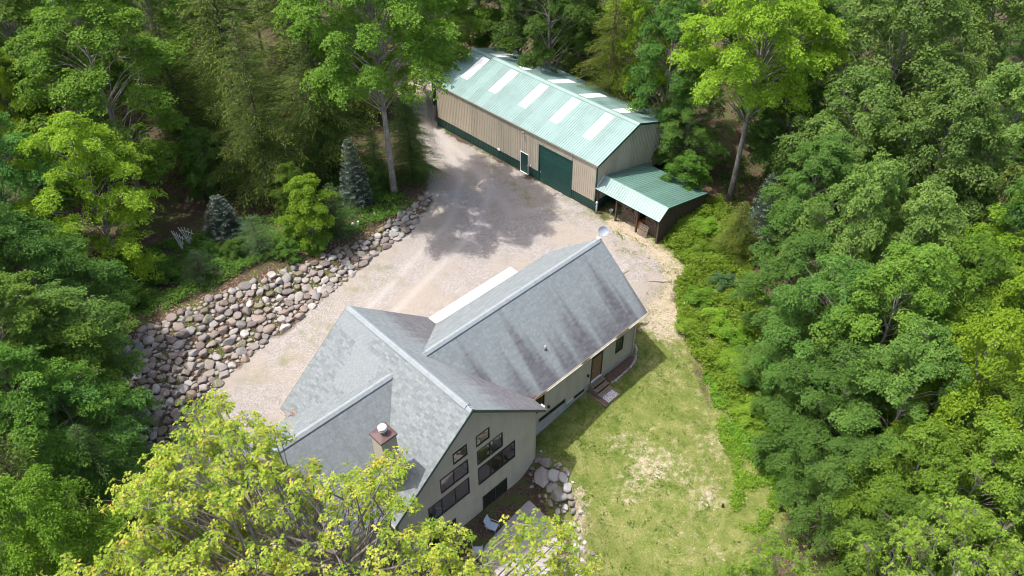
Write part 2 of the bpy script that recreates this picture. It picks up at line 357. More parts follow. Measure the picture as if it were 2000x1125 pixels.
# ------------------------------------------------------------------ terrain, driveway, lawn
GRAVEL = [at(*q) for q in ((770,120),(850,150),(853,250),(1165,415),(1180,440),(1245,475),(1300,520),(1310,590),(1262,640),(1200,620),(1100,640),(900,700),(700,850),(560,900),(440,1000),(330,1010),
          (325,940),(345,860),(405,785),(450,728),(600,610),(722,508),(800,453),(838,395),(832,330),(815,240),(770,180))]
LAWN = [at(q[0], q[1], -.7) for q in ((1190,405),(1290,470),(1340,545),(1318,600),(1338,680),(1375,770),(1420,850),(1480,930),(1540,960),(1560,1010),(1480,1060),(1440,1180),(1130,1180),(1128,1080),(1060,900),(1040,850),(1100,760),(1230,690),(1250,600),(1190,480))]
xs = np.concatenate([np.linspace(-420, -60, 19)[:-1], np.linspace(-60, -30, 31)[:-1], np.arange(-30, 24, .3), np.linspace(24, 60, 37), np.linspace(60, 420, 19)[1:]])
ys = np.concatenate([np.linspace(-120, 10, 14)[:-1], np.arange(10, 70, .3), np.linspace(70, 110, 41), np.linspace(110, 520, 15)[1:]])
GX, GY = np.meshgrid(xs, ys); GX = GX.ravel(); GY = GY.ravel(); GZ = terrain(GX, GY)
wob = 1.6*(fbm(GX*.9, GY*.9, 4)-.47)
a_gravel = np.clip(.5+(sdist(GRAVEL, GX, GY)+wob)/1.2, 0, 1)
ha, hb = hloc(GX, GY)
a_gravel *= 1-sstep(6.0, 8.5, ha)*sstep(-20, -19, hb)*(hb > 4)          # fades to dry grass round the wing end
a_lawn = np.clip(.5+(sdist(LAWN, GX, GY)+wob)/1.6, 0, 1)
LOOSE = [at(q[0], q[1], -.3) for q in ((1185,420),(1270,475),(1330,530),(1310,640),(1270,660),(1240,560),(1190,470))]
a_lawn = np.maximum(a_lawn, np.clip(.5+(sdist(LOOSE, GX, GY)+wob)/1.2, 0, 1))
BRAM = [at(q[0], q[1], -.5) for q in ((1290,460),(1340,420),(1400,400),(1460,470),(1470,540),(1500,620),(1520,720),(1540,820),(1440,820),(1390,740),(1350,690),(1325,630),(1320,570),(1345,535),(1300,490))]
a_lawn = np.maximum(a_lawn, np.clip(.5+(sdist(BRAM, GX, GY)+wob)/1.6, 0, 1))
BRUSH = [at(q[0], q[1], -1) for q in ((1370,740),(1440,740),(1510,810),(1580,880),(1630,960),(1560,1010),(1480,960),(1400,850))]
a_lawn = np.maximum(a_lawn, np.clip(.5+(sdist(BRUSH, GX, GY)+wob)/1.6, 0, 1))
# strip of grass in front of the far end of the barn and at the top of the drive
MEADOW = [at(*q) for q in ((760,130),(850,150),(852,215),(800,215),(770,190))]
a_lawn = np.maximum(a_lawn, np.clip(.5+(sdist(MEADOW, GX, GY)+wob)/2, 0, 1)); a_gravel *= 1-np.clip((sdist(MEADOW, GX, GY)+wob)/2, 0, 1)
def line_w(pts, w, z=0): return np.exp(-(pdist([at(q[0], q[1], z) for q in pts], GX, GY)/w)**2)
a_straw = np.clip(1.0*line_w(((1200,440),(1270,500),(1275,560),(1290,620)), 1.7)+.34*line_w(((1310,620),(1330,700),(1380,800),(1390,880),(1385,950),(1360,1050)), 1.9, -1)+.62*np.clip(fbm(GX*.5, GY*.5, 4)-.36, 0, 1)
                  +.40*line_w(((1220,860),(1290,900),(1240,950)), 1.5, -1)+.5*line_w(((1130,960),(1150,1100)), .5, -1.6)+.9*line_w(((1300,520),(1330,545)), 1.2)+.9*line_w(((800,190),(840,190)), 3), 0, 1)
a_weed = np.clip(line_w(((935,300),(985,345),(1040,395),(1120,430)), .55)+.8*line_w(((860,250),(1040,345),(1160,420)), .45)+.8*line_w(((740,520),(770,545),(700,560)), .7)
                 +.7*line_w(((640,640),(560,700),(500,740)), .8)+.9*line_w(((1140,420),(1180,430)), .7)+.5*line_w(((830,400),(820,450)), .6)+.5*line_w(((590,650),(700,540)), .5), 0, 1)
a_track = np.clip(line_w(((838,215),(870,280),(900,350),(880,430),(760,560),(620,700)), .35)+line_w(((848,250),(900,300),(960,370),(930,450),(820,560),(660,720)), .35)+.7*line_w(((930,330),(1000,420),(1090,400)), .5), 0, 1)
nx, ny = len(xs), len(ys)
I = np.arange(nx*ny).reshape(ny, nx)
Fq = np.stack([I[:-1,:-1], I[:-1,1:], I[1:,1:], I[1:,:-1]], -1).reshape(-1, 4)
GA = dict(gravel=a_gravel, lawn=a_lawn, straw=a_straw, weed=a_weed, track=a_track)
rough_z = .05*(fbm(GX*1.7, GY*1.7, 3)-.45)
GZ = GZ+rough_z*(1-a_gravel*.7)
me = fast_mesh('ground', np.stack([GX, GY, GZ], -1), Fq, GA, True); me.materials.append(M['ground'])
tag(link('ground', me), 'brown leaf litter woodland floor around the clearing', 'ground', kind='structure')
def sheet(name, mask, dz, label):
    f = Fq[mask[Fq].mean(1) > .5]; u, inv = np.unique(f, return_inverse=True)
    m = fast_mesh(name, np.stack([GX[u], GY[u], GZ[u]+dz], -1), inv.reshape(f.shape), {k: v[u] for k, v in GA.items()}, True)
    m.materials.append(M['ground']); return tag(link(name, m), label, name, kind='structure')
sheet('lawn', a_lawn*(a_gravel < .5), .008, 'thin yellow green lawn behind the house')
sheet('driveway', a_gravel, .016, 'pinkish grey gravel driveway between barn and house')

# ------------------------------------------------------------------ house
SL = .836; EZ = 3.597; RL = 11.21; HW = 5.714; RZ = EZ+SL*HW
WX, WW, WB = 5.505, 4.573, 16.71; WZ = EZ+SL*WW
CX_, CB, CZ = 5.587, -10.267, 7.538; CW = (CZ-EZ)/SL
TH = .16
def slope_frame(kind):
    """origin at eave corner, s along the eave, t up the slope, n outward; lengths (house frame)"""
    k = math.sqrt(1+SL*SL)
    if kind == 'left':  o, s, h, z0, L, W = (0,-HW,EZ), (1,0,0), (0,1), EZ, RL, HW
    if kind == 'right': o, s, h, z0, L, W = (RL,HW,EZ), (-1,0,0), (0,-1), EZ, RL, HW
    if kind == 'wfront': o, s, h, z0, L, W = (WX+WW,.2,EZ), (0,1,0), (-1,0), EZ, WB-.2, WW
    if kind == 'wback': o, s, h, z0, L, W = (WX-WW,WB,EZ), (0,-1,0), (1,0), EZ, WB-.2, WW
    if kind == 'cfront': o, s, h, z0, L, W = (CX_+CW,CB,EZ), (0,1,0), (-1,0), EZ, -CB-.1, CW
    if kind == 'cback': o, s, h, z0, L, W = (CX_-CW,-.1,EZ), (0,-1,0), (1,0), EZ, -CB-.1, CW
    s = Vector(s); tt = Vector((h[0], h[1], SL)).normalized(); return Vector(o), s, tt, s.cross(tt).normalized(), L, W*k
def outside_other(kind, P):
    a, b, z = P            # True where the point is visible, i.e. not sunk below another roof
    if kind in ('wfront', 'wback'): return z > RZ-SL*abs(b)-.12 or b > HW+.05
    if kind == 'right': return not (WX-WW < a < WX+WW and b > 0 and z < WZ-SL*abs(a-WX)-.12)
    if kind == 'left': return not (CX_-CW < a < CX_+CW and b < 0 and z < CZ-SL*abs(a-CX_)-.12)
    return z > RZ-SL*abs(b)-.12 or b < -HW-.05
EXP, TAB = .143, .305
rs = np.random.RandomState(11)
single = []
def roof(part_name, kinds, mats):
    deck = MB()
    for kd in kinds:
        o, s, tt, n, L, W = slope_frame(kd)
        deck.prism([o, o+s*L, o+s*L+tt*W, o+tt*W], -n*TH)
    R = deck.build(part_name, M['deck'], HOUSE)
    for kd, mt in zip(kinds, mats):
        o, s, tt, n, L, W = slope_frame(kd); V = []; F = []; T = []
        nc = int(W/EXP)+1
        for c in range(nc):
            t0 = c*EXP; t1 = min(W, t0+EXP*1.02); off = -rs.rand()*TAB
            x = off
            while x < L:
                w = TAB; x0, x1 = max(0, x+.004), min(L, x+w-.004); x += w
                if x1-x0 < .02: continue
                mid = o+s*((x0+x1)/2)+tt*((t0+t1)/2)
                if not outside_other(kd, mid): continue
                tint = rs.rand()
                if kd == 'left':
                    ma, mb = mid.x, mid.y
                    if -3.1 < mb < -.9 and 2.2 < ma < 4.6: tint = .78+.22*tint
                    elif mb > -1.0 and ma < 3: tint = .7+.3*tint
                    if 6.05 < ma < 11.1 and -4.9 < mb < -.5 and x1-x0 > .25 and not (8.3 < ma < 10.6 and mb < -3.4):
                        single.append((kd, o+s*x0+tt*t0, len(T)))
                V += [o+s*x0+tt*t1+n*.003, o+s*x1+tt*t1+n*.003, o+s*x1+tt*t0+n*.030, o+s*x0+tt*t0+n*.030, o+s*x1+tt*t0+n*.001, o+s*x0+tt*t0+n*.001]
                k = len(V)-6; F += [(k+3,k+2,k+1,k), (k+5,k+4,k+2,k+3)]; T.append(tint)
        if kd == 'left':
            cw = lambda P: (Vector((*hwor(P.x, P.y), P.z))-Vector((0,0,CAM_H))).length
            pick = sorted(single, key=lambda q: cw(q[1]))[:300]
            drop = {q[2] for q in pick}
            F = [f for i, f in enumerate(F) if i//2 not in drop]
            um = bpy.data.meshes.new('shingle'); w = TAB-.008
            um.from_pydata([(0,EXP*1.02,.003),(w,EXP*1.02,.003),(w,0,.030),(0,0,.030),(w,0,.001),(0,0,.001)], [], [(3,2,1,0),(5,4,2,3)]); um.materials.append(M['sh_single']); um.materials.append(M['deck']); um.polygons[1].material_index = 1
            B = Matrix((s, tt, n)).transposed().to_4x4()
            for q in pick:
                ob = link('shingle', um, R); ob.matrix_local = Matrix.Translation(q[1]) @ B
        m = fast_mesh('shingle_courses', np.array([tuple(q) for q in V]), np.array(F), {'tint': np.repeat(T, 6)})
        m.materials.append(mt); m.materials.append(M['deck']); m.polygons.foreach_set('material_index', np.tile([0, 1], len(F)//2)); tag(link('shingle_courses', m, R), kind='stuff')
    return R
R_main = roof('main_roof', ('left', 'right'), (M['sh_clean'], M['sh_right']))
R_wing = roof('wing_roof', ('wfront', 'wback'), (M['sh_wing'], M['sh_clean']))
R_cross = roof('cross_gable_roof', ('cfront', 'cback'), (M['sh_cross'], M['sh_clean']))
def ridge_cap(p0, p1, R, half=.17):
    p0, p1 = Vector(p0), Vector(p1); d = (p1-p0).normalized(); w = d.cross(Vector((0,0,1))).normalized(); mb = MB()
    nseg = int((p1-p0).length/.2); drop = half*SL
    for i in range(nseg):
        c = p0+d*(.2*i); e = p0+d*(.2*i+.205); l0, l1 = .045, .062
        for sg in (1, -1):
            A = c+Vector((0,0,l0)); B_ = e+Vector((0,0,l1))
            mb.add([A, B_, B_+w*sg*half-Vector((0,0,drop)), A+w*sg*half-Vector((0,0,drop)), B_-Vector((0,0,.03)), B_+w*sg*half-Vector((0,0,drop+.03))],
                   [(0,1,2,3) if sg < 0 else (3,2,1,0), (1,4,5,2)])
    return mb.build('ridge_cap', M['cap'], R)
ridge_cap((0,0,RZ), (RL,0,RZ), R_main); ridge_cap((WX,1.0,WZ), (WX,WB,WZ), R_wing); ridge_cap((CX_,CB,CZ), (CX_,-.85,CZ), R_cross)
# the rounded aluminium ridge vent along the ridges
for R, p0, p1 in ((R_main, (.1,0,RZ+.05), (RL-.4,0,RZ+.05)), (R_wing, (WX,1.4,WZ+.05), (WX,WB-.25,WZ+.05)), (R_cross, (CX_,CB+.3,CZ+.05), (CX_,-1.2,CZ+.05))):
    d = Vector(p1)-Vector(p0); w = d.normalized().cross(Vector((0,0,1))); pr = []
    for k, h in ((-.22,-.175),(-.2,-.115),(-.05,.02),(.05,.02),(.2,-.115),(.22,-.175)): pr.append(Vector(p0)+w*k+Vector((0,0,h)))
    MB().prism(pr, d).build('ridge_vent', M['cap'], R)
# rake and eave trim
def board(p0, p1, h=.2, th=.03, out=(0,0,0), mat='rake', name='rake_trim', R=None, dz=.02):
    p0, p1 = Vector(p0), Vector(p1); o = Vector(out)
    return MB().prism([p0+Vector((0,0,dz)), p1+Vector((0,0,dz)), p1-Vector((0,0,h)), p0-Vector((0,0,h))], o*th).build(name, M[mat], R)
for sg in (1, -1):
    board((RL,0,RZ), (RL,sg*HW,EZ), out=(1,0,0), R=R_main); board((0,0,RZ), (0,sg*HW,EZ), out=(-1,0,0), R=R_main)
    board((WX,WB,WZ), (WX+sg*WW,WB,EZ), out=(0,1,0), R=R_wing); board((CX_,CB,CZ), (CX_+sg*CW,CB,EZ), out=(0,-1,0), R=R_cross)
board((0,-HW,EZ), (CX_-CW,-HW,EZ), out=(0,-1,0), mat='fascia', name='fascia', R=R_main, dz=-.01)
board((CX_+CW,-HW,EZ), (RL+.03,-HW,EZ), out=(0,-1,0), mat='fascia', name='fascia', R=R_main, dz=-.01)
board((0,HW,EZ), (WX-WW,HW,EZ), out=(0,1,0), mat='fascia', name='fascia', R=R_main, dz=-.01)
board((WX+WW+.1,HW,EZ), (RL+.03,HW,EZ), out=(0,1,0), mat='fascia', name='fascia', R=R_main, dz=-.01)
board((WX-WW,HW,EZ), (WX-WW,WB+.03,EZ), out=(-1,0,0), mat='fascia', name='fascia', R=R_wing, dz=-.01)
board((CX_+CW,-HW,EZ), (CX_+CW,CB-.03,EZ), out=(1,0,0), mat='fascia', name='fascia', R=R_cross, dz=-.01)
board((CX_-CW,-HW,EZ), (CX_-CW,CB-.03,EZ), out=(-1,0,0), mat='fascia', name='fascia', R=R_cross, dz=-.01)
board((WX+WW,HW+.1,EZ), (WX+WW,WB+.03,EZ), out=(1,0,0), mat='fascia', name='fascia', R=R_wing, dz=-.01)
# gutter sections on the wing: some runs sit out and pale, others are gone and show rusty debris
M['gutter_rust'] = worn('gutter_debris', (.34,.21,.12), .9, amt=.5, scale=5)
gx = WX+WW+.035
for i, (b0, b1, mk) in enumerate(((14.75,16.78,'fascia'), (13.45,14.70,'gutter_rust'), (12.15,13.40,'fascia'), (10.85,12.10,'fascia'), (10.1,10.8,'gutter_rust'), (6.9,10.05,'fascia'), (6.0,6.85,'gutter_rust'))):
    dx = .0 if mk == 'fascia' else -.0; h = .0 if mk == 'fascia' else -.05; w = .13 if mk == 'fascia' else .09
    sec = [(gx,0,EZ-.13),(gx+w*.8,0,EZ-.13),(gx+w,0,EZ-.01+h),(gx+w-.012,0,EZ-.01+h),(gx+w*.8-.012,0,EZ-.115+h*.3),(gx+.012,0,EZ-.115+h*.3),(gx+.012,0,EZ-.01+h),(gx,0,EZ-.01+h)]
    MB().prism([(p[0], b0, p[2]) for p in sec], (0, b1-b0, 0)).build('gutter', M[mk], HOUSE)
MB().box(RL-.5, RL-.2, HW+.02, HW+.12, EZ-.06, EZ+.05).build('gutter_end', M['fascia'], HOUSE)
MB().tube([(9.72,16.22,EZ-.15),(9.70,16.18,EZ-.4),(9.69,16.12,EZ-.7),(9.69,16.12,-.45),(9.78,16.14,-.55)], .045, 8).build('downspout', M['galv'], HOUSE)

# walls: lap siding strips with real laps, cut around the openings
LAP = .115
def siding_wall(name, axis, val, lo, hi, zlo, ztop, out, holes=(), mat='siding'):
    """wall in plane axis=val from lo..hi; ztop(c) top height; holes (c0,c1,z0,z1); out=+1/-1"""
    mb = MB(); zmax = max(ztop(lo), ztop(hi), ztop((lo+hi)/2), ztop(0))
    z = zlo
    while z < zmax:
        z1 = z+LAP
        cs = np.linspace(lo, hi, 121); ok = np.array([ztop(c) >= z+.02 for c in cs])
        if ok.any():
            l, h = cs[ok][0], cs[ok][-1]; segs = [(l, h)]
            for c0, c1, a0, a1 in holes:
                if a0 < z1-.02 and a1 > z+.02:
                    ns = []
                    for p, q in segs:
                        if c1 <= p or c0 >= q: ns.append((p, q)); continue
                        if c0 > p: ns.append((p, c0))
                        if c1 < q: ns.append((c1, q))
                    segs = ns
            for p, q in segs:
                t0, t1 = .018*out, .004*out
                P = lambda c, d, zz: (val+d, c, zz) if axis == 'x' else (c, val+d, zz)
                mb.add([P(p,t0,z), P(q,t0,z), P(q,t1,min(z1,99)), P(p,t1,z1), P(p,0,z), P(q,0,z)], [(0,1,2,3), (4,5,1,0)])
        z = z1
    return mb.build(name, M[mat], HOUSE)
A1, A0, B1 = RL-.45, .45, HW-.45
def window(axis, val, c0, c1, z0, z1, out, mull=(), name='window', deep=.07, pane=True):
    """frame, mullions and panes of one window in a wall plane"""
    P = lambda c, d, z: Vector((val+d*out, c, z)) if axis == 'x' else Vector((c, val+d*out, z))
    def bar(mb, ca_, cb_, za, zb, d0, d1):
        p, q = P(ca_, d0, za), P(cb_, d1, zb)
        return mb.box(min(p.x,q.x), max(p.x,q.x), min(p.y,q.y), max(p.y,q.y), min(p.z,q.z), max(p.z,q.z))
    f = MB(); w = .06
    bar(f, c0, c1, z0, z0+w, -.02, deep*.6); bar(f, c0, c1, z1-w, z1, -.02, deep*.6); bar(f, c0, c0+w, z0+w, z1-w, -.02, deep*.6); bar(f, c1-w, c1, z0+w, z1-w, -.02, deep*.6)
    W = f.build(name, M['frame'], HOUSE)
    edges = [c0+w]+[m for m in mull]+[c1-w]
    for m in mull: bar(MB(), m-.04, m+.04, z0+w, z1-w, -.02, deep*.5).build('mullion', M['frame'], W)
    for i in range(len(edges)-1): bar(MB(), edges[i]+(.04 if i else 0), edges[i+1]-(.04 if i < len(edges)-2 else 0), z0+w, z1-w, -.012, .005).build('pane', M['glass'], W)
    return W
gable = lambda b: EZ-.2+SL*(HW-.45-abs(b))+.28
GW = [(.48,1.5,4.35,5.29,()), (.5,2.51,2.65,3.94,(1.51,)), (.5,3.51,.67,2.24,(1.5,2.5)), (-1.22,-.19,4.35,5.24,()), (-2.25,-.19,2.62,3.91,(-1.24,)), (-3.25,-.19,.66,2.2,(-2.25,-1.24)), (.75,2.8,-2.75,-.79,(1.78,)), (-3.6,-1.4,-2.8,-.75,(-2.5,))]
siding_wall('gable_siding', 'x', A1, -B1, B1, -3.2, gable, 1, [(w[0],w[1],w[2],w[3]) for w in GW])
for c0, c1, z0, z1, mu in GW: window('x', A1, c0, c1, z0, z1, 1, mu)
core = MB()      # the solid walls behind the siding
core.prism([(A0+.02,-B1+.02,-3.3),(A0+.02,B1-.02,-3.3),(A0+.02,B1-.02,EZ),(A0+.02,0,RZ-.6),(A0+.02,-B1+.02,EZ)], (A1-A0-.055,0,0))
core.build('wall_core', M['siding'], HOUSE)
core = MB().prism([(WX-WW+.47,3,-1.6),(WX+WW-.47,3,-1.6),(WX+WW-.47,3,EZ),(WX,3,WZ-.6),(WX-WW+.47,3,EZ)], (0,WB-.45-3-.03,0)); core.build('wall_core', M['concrete_wall'], HOUSE)
core = MB().prism([(CX_-CW+.47,-3,-3.3),(CX_+CW-.47,-3,-3.3),(CX_+CW-.47,-3,EZ),(CX_,-3,CZ-.6),(CX_-CW+.47,-3,EZ)], (0,CB+.45+3+.03,0)); core.build('wall_core', M['siding'], HOUSE)
flat = lambda h: (lambda c: h)
siding_wall('side_siding', 'y', B1, WX+WW-.44, A1, -3.2, flat(EZ-.05), 1)
siding_wall('side_siding', 'y', -B1, A0, CX_-CW+.4, -1, flat(EZ-.05), -1)
siding_wall('rear_siding', 'x', A0, -B1, B1, -.4, gable, -1)
Wf = WX+WW-.45; Wb = WX-WW+.45; We = WB-.45
siding_wall('wing_siding', 'x', Wf, B1+.02, 9.22, .47, flat(EZ-.05), 1, [(6.3,7.2,1.2,2.95)])
siding_wall('wing_siding', 'x', Wf, 9.22, We, -.06, flat(EZ-.05), 1, [(11.70,12.82,.05,2.4),(14.17,14.97,1.05,2.3)])
siding_wall('wing_end_siding', 'y', We, Wb, Wf, -.06, lambda a: EZ+.05+SL*(WW-.45-abs(a-WX)), 1)
siding_wall('wing_rear_siding', 'x', Wb, B1+.02, We, .0, flat(EZ-.05), -1, [(8.6,15.4,.0,2.4)])
siding_wall('cross_gable_siding', 'y', CB+.45, CX_-CW+.45, CX_+CW-.45, -3.2, lambda a: EZ+.05+SL*(CW-.45-abs(a-CX_)), -1)
siding_wall('cross_siding', 'x', CX_+CW-.45, CB+.45, -B1, -3.2, flat(EZ-.05), 1)
MB().box(A1-.0, A1+.035, B1-.05, B1+.035, -3.2, EZ-.1).build('corner_trim', M['siding'], HOUSE)
MB().box(Wf-.0, Wf+.035, We-.05, We+.035, -.1, EZ-.1).build('corner_trim', M['siding'], HOUSE)
window('x', Wf, 14.17, 14.97, 1.05, 2.3, 1); window('x', Wf, 6.3, 7.2, 1.2, 2.95, 1)
window('x', Wf, 6.78, 9.22, .12, .46, 1, (7.6,8.4), name='basement_window'); window('x', Wf, 10.11, 11.12, -.30, -.08, 1, (), name='basement_window')
MB().box(Wf, Wf+.03, 9.27, 10.07, -.28, -.08).build('vent_panel', M['fascia'], HOUSE)
# garage doors on the far side of the wing
for c in (8.7, 12.15):
    G = MB().box(Wb-.03, Wb+.02, c, c+3.1, 0, 2.35).build('garage_door', M['fascia'], HOUSE)
    for i in range(4): MB().box(Wb-.05, Wb-.03, c+.05, c+3.05, .03+i*.58, .56+i*.58).build('door_panel', M['white'], G)
# back door with storm glass, lamps
D = MB().box(Wf-.02, Wf+.05, 11.70, 11.78, .05, 2.4).box(Wf-.02, Wf+.05, 12.74, 12.82, .05, 2.4).box(Wf-.02, Wf+.05, 11.78, 12.74, 2.3, 2.4).build('back_door', M['frame'], HOUSE)
MB().box(Wf-.02, Wf+.02, 11.78, 12.74, .16, 2.3).build('door_leaf', M['doorwood'], D)
MB().box(Wf, Wf+.10, 11.72, 12.80, .03, .12).build('sill', M['white'], D)
MB().box(Wf+.02, Wf+.07, 11.85, 11.89, 1.05, 1.2).build('handle', M['galv'], D)
for i in range(2):
    for j in range(2): MB().box(Wf+.021, Wf+.035, 11.86+j*.42, 12.22+j*.42, .35+i*.95, 1.15+i*.95).build('door_panel', M['doorwood'], D)
for b in (11.37, 7.57):
    L = MB().box(Wf+.01, Wf+.05, b-.06, b+.06, .95, 1.15).build('wall_lamp', M['frame'], HOUSE)
    MB().lathe([(.02,.22),(.07,.18),(.06,.02),(.03,0)], 8, (Wf+.11, b, .95)).build('lamp_shade', M['frame'], L)
# chimney chase with maroon cap and white flue
C = MB().box(8.96, 9.82, -4.84, -3.96, 2.5, 8.62).build('chimney', M['siding'], HOUSE)
lap = MB()
z = 4.2
while z < 8.55:
    lap.add([(9.845,-4.86,z),(9.845,-3.94,z),(9.825,-3.94,z+LAP),(9.825,-4.86,z+LAP)], [(0,1,2,3)]); lap.add([(8.94,-4.865,z),(9.845,-4.865,z),(9.845,-4.845,z+LAP),(8.94,-4.845,z+LAP)], [(0,1,2,3)])
    lap.add([(8.935,-3.94,z),(8.935,-4.86,z),(8.955,-4.86,z+LAP),(8.955,-3.94,z+LAP)], [(0,1,2,3)]); lap.add([(9.845,-3.935,z),(8.94,-3.935,z),(8.94,-3.955,z+LAP),(9.845,-3.955,z+LAP)], [(0,1,2,3)]); z += LAP
lap.build('chase_siding', M['siding'], C)
cp = MB().box(8.88, 9.90, -4.92, -3.88, 8.60, 8.70); cp.add([(8.88,-4.92,8.70),(9.90,-4.92,8.70),(9.90,-3.88,8.70),(8.88,-3.88,8.70),(9.39,-4.4,8.78)], [(0,1,4),(1,2,4),(2,3,4),(3,0,4)])
K = cp.build('chimney_cap', M['maroon'], C)
MB().lathe([(.16,8.72),(.16,8.98),(.23,9.0),(.23,9.05),(.17,9.06),(.17,9.12),(.24,9.13),(.24,9.19),(.20,9.24),(.0,9.28)], 18, (9.39,-4.40,0)).build('flue', M['white'], C, True)
V_ = MB().lathe([(.05,4.8),(.05,5.2),(.045,5.22)], 12, (8.509,8.353,0)).build('vent_pipe', M['white'], HOUSE, True)
MB().lathe([(.13,4.86),(.11,4.97),(.055,5.02)], 12, (8.509,8.353,0)).build('flashing', M['deck'], V_)

dbv, dbf = [], []
for (a, b, n_, w_) in ((WX-WW+.1, HW+.05, 14, .12), (WX+WW-.05, HW+.1, 16, .12), (CX_-CW+.15, -HW+.2, 60, .3), (9.0, -4.9, 15, .2)):
    for _ in range(n_):
        x_, y_ = a+random.gauss(0, w_), b+random.gauss(0, w_*.6)
        z_ = max(RZ-SL*abs(y_), WZ-SL*abs(x_-WX) if y_ > 0 else CZ-SL*abs(x_-CX_))+.04
        if z_ < EZ: continue
        q_ = random.random()*6; r_ = random.uniform(.02, .05); k_ = len(dbv)
        dbv += [(x_+r_*cos(q_+i*pi/2), y_+r_*sin(q_+i*pi/2), z_+.05*random.random()) for i in range(4)]; dbf.append((k_,k_+1,k_+2,k_+3))
tag(MB().add(dbv, dbf).build('leaf_debris', worn('rusty_leaves', (.24,.115,.055), .9, amt=.6, scale=5), HOUSE), kind='stuff')
# satellite dish on the ridge end
DZ = empty('satellite_dish', (*hwor(5.45, 16.62), WZ), HYAW, 'pale grey satellite dish on the ridge end of the wing', 'satellite dish')
bm = MB(); n = 20; R0 = .33; rows = 5
cdir = Vector((0.55, -.35, .55)).normalized(); u = cdir.orthogonal().normalized(); w = cdir.cross(u); cc = Vector((.12, .28, .55))
V = [cc-cdir*.05]; 
for i in range(1, rows+1):
    r = R0*i/rows
    for k in range(n): V.append(cc+(u*cos(2*pi*k/n)*1.1+w*sin(2*pi*k/n))*r+cdir*(.10*(i/rows)**2-.05))
F = [(0,1+k,1+(k+1) % n) for k in range(n)]+[(1+i*n+k,1+(i+1)*n+k,1+(i+1)*n+(k+1) % n,1+i*n+(k+1) % n) for i in range(rows-1) for k in range(n)]
m0 = len(V); V2 = [v-cdir*.02 for v in V]; F2 = [tuple(q+m0 for q in reversed(f)) for f in F]; bm.add(V+V2, F+F2)
M['dish'] = worn('dish_grey', (.27,.30,.35), .5, amt=.12)
bm.build('reflector', M['dish'], DZ, True)
MB().tube([(-.02,.05,.02),(0,.1,.3),cc-cdir*.06], .025, 8).build('mast', M['galv'], DZ)
MB().tube([cc-w*.36-cdir*.02, cc-w*.30+cdir*.38], .014, 6).build('feed_arm', M['galv'], DZ)
MB().obox(cc-w*.29+cdir*.40, u*.035, w*.03, cdir*.06).build('receiver', M['white'], DZ)
MB().box(-.16, .10, -.10, .16, .015, .06).build('foot_plate', M['white'], DZ)

# wooden steps, platform, doormat
ST = empty('wooden_steps', (*hwor(10.1, 12.1), -.6), HYAW, 'weathered wooden back steps below the brown back door', 'steps')
def hb(name, a0, a1, b0, b1, z0, z1, mat, P): return MB().box(a0-10.1, a1-10.1, b0-12.1, b1-12.1, z0+.6, z1+.6).build(name, M[mat], P)
for k, (a0, a1, zz) in enumerate(((9.70,9.90,.02),(9.91,10.11,.02),(10.13,10.30,-.17),(10.31,10.46,-.17),(10.48,10.65,-.36),(10.66,10.80,-.36))): hb('tread', a0, a1-.01, 11.52, 12.78, zz-.04, zz, 'wood', ST)
for b in (11.56, 12.70):
    MB().prism([(9.70-10.1,b-12.1,-.08),(10.78-10.1,b-12.1,-.08),(10.78-10.1,b-12.1,.195),(10.47-10.1,b-12.1,.195),(10.47-10.1,b-12.1,.385),(10.12-10.1,b-12.1,.385),(10.12-10.1,b-12.1,.575),(9.70-10.1,b-12.1,.575)], (0,.04,0)).build('stringer', M['wood'], ST)
PL = empty('brick_landing', (*hwor(10.6, 12.1), -.6), HYAW, 'small wood framed brick landing at the foot of the back steps', 'landing')
def pb(name, a0, a1, b0, b1, z0, z1, mat): return MB().box(a0-10.6, a1-10.6, b0-12.1, b1-12.1, z0+.6, z1+.6).build(name, M[mat], PL)
pb('frame_board', 9.75, 11.45, 11.28, 11.33, -.85, -.50, 'wood'); pb('frame_board', 9.75, 11.45, 12.80, 12.85, -.85, -.50, 'wood'); pb('frame_board', 11.40, 11.45, 11.335, 12.795, -.85, -.50, 'wood')
bk = MB().box(-.105, .105, -.05, .05, -.03, .03).mesh('brick'); bk.materials.append(M['brick'])
for i in range(7):
    for j in range(13):
        o = link('brick', bk, PL); o.location = (9.9-10.6+i*.222+.01, 11.39-12.1+j*.1105, .03+random.uniform(-.006,.006)); 
o = MB().box(-.36, .36, -.54, .54, 0, .025).build('doormat', M['mat']); o.location = (*hwor(11.02, 12.22), -.530); o.rotation_euler = (0,0,HYAW)
tag(o, 'speckled grey doormat on the landing below the back steps', 'doormat')

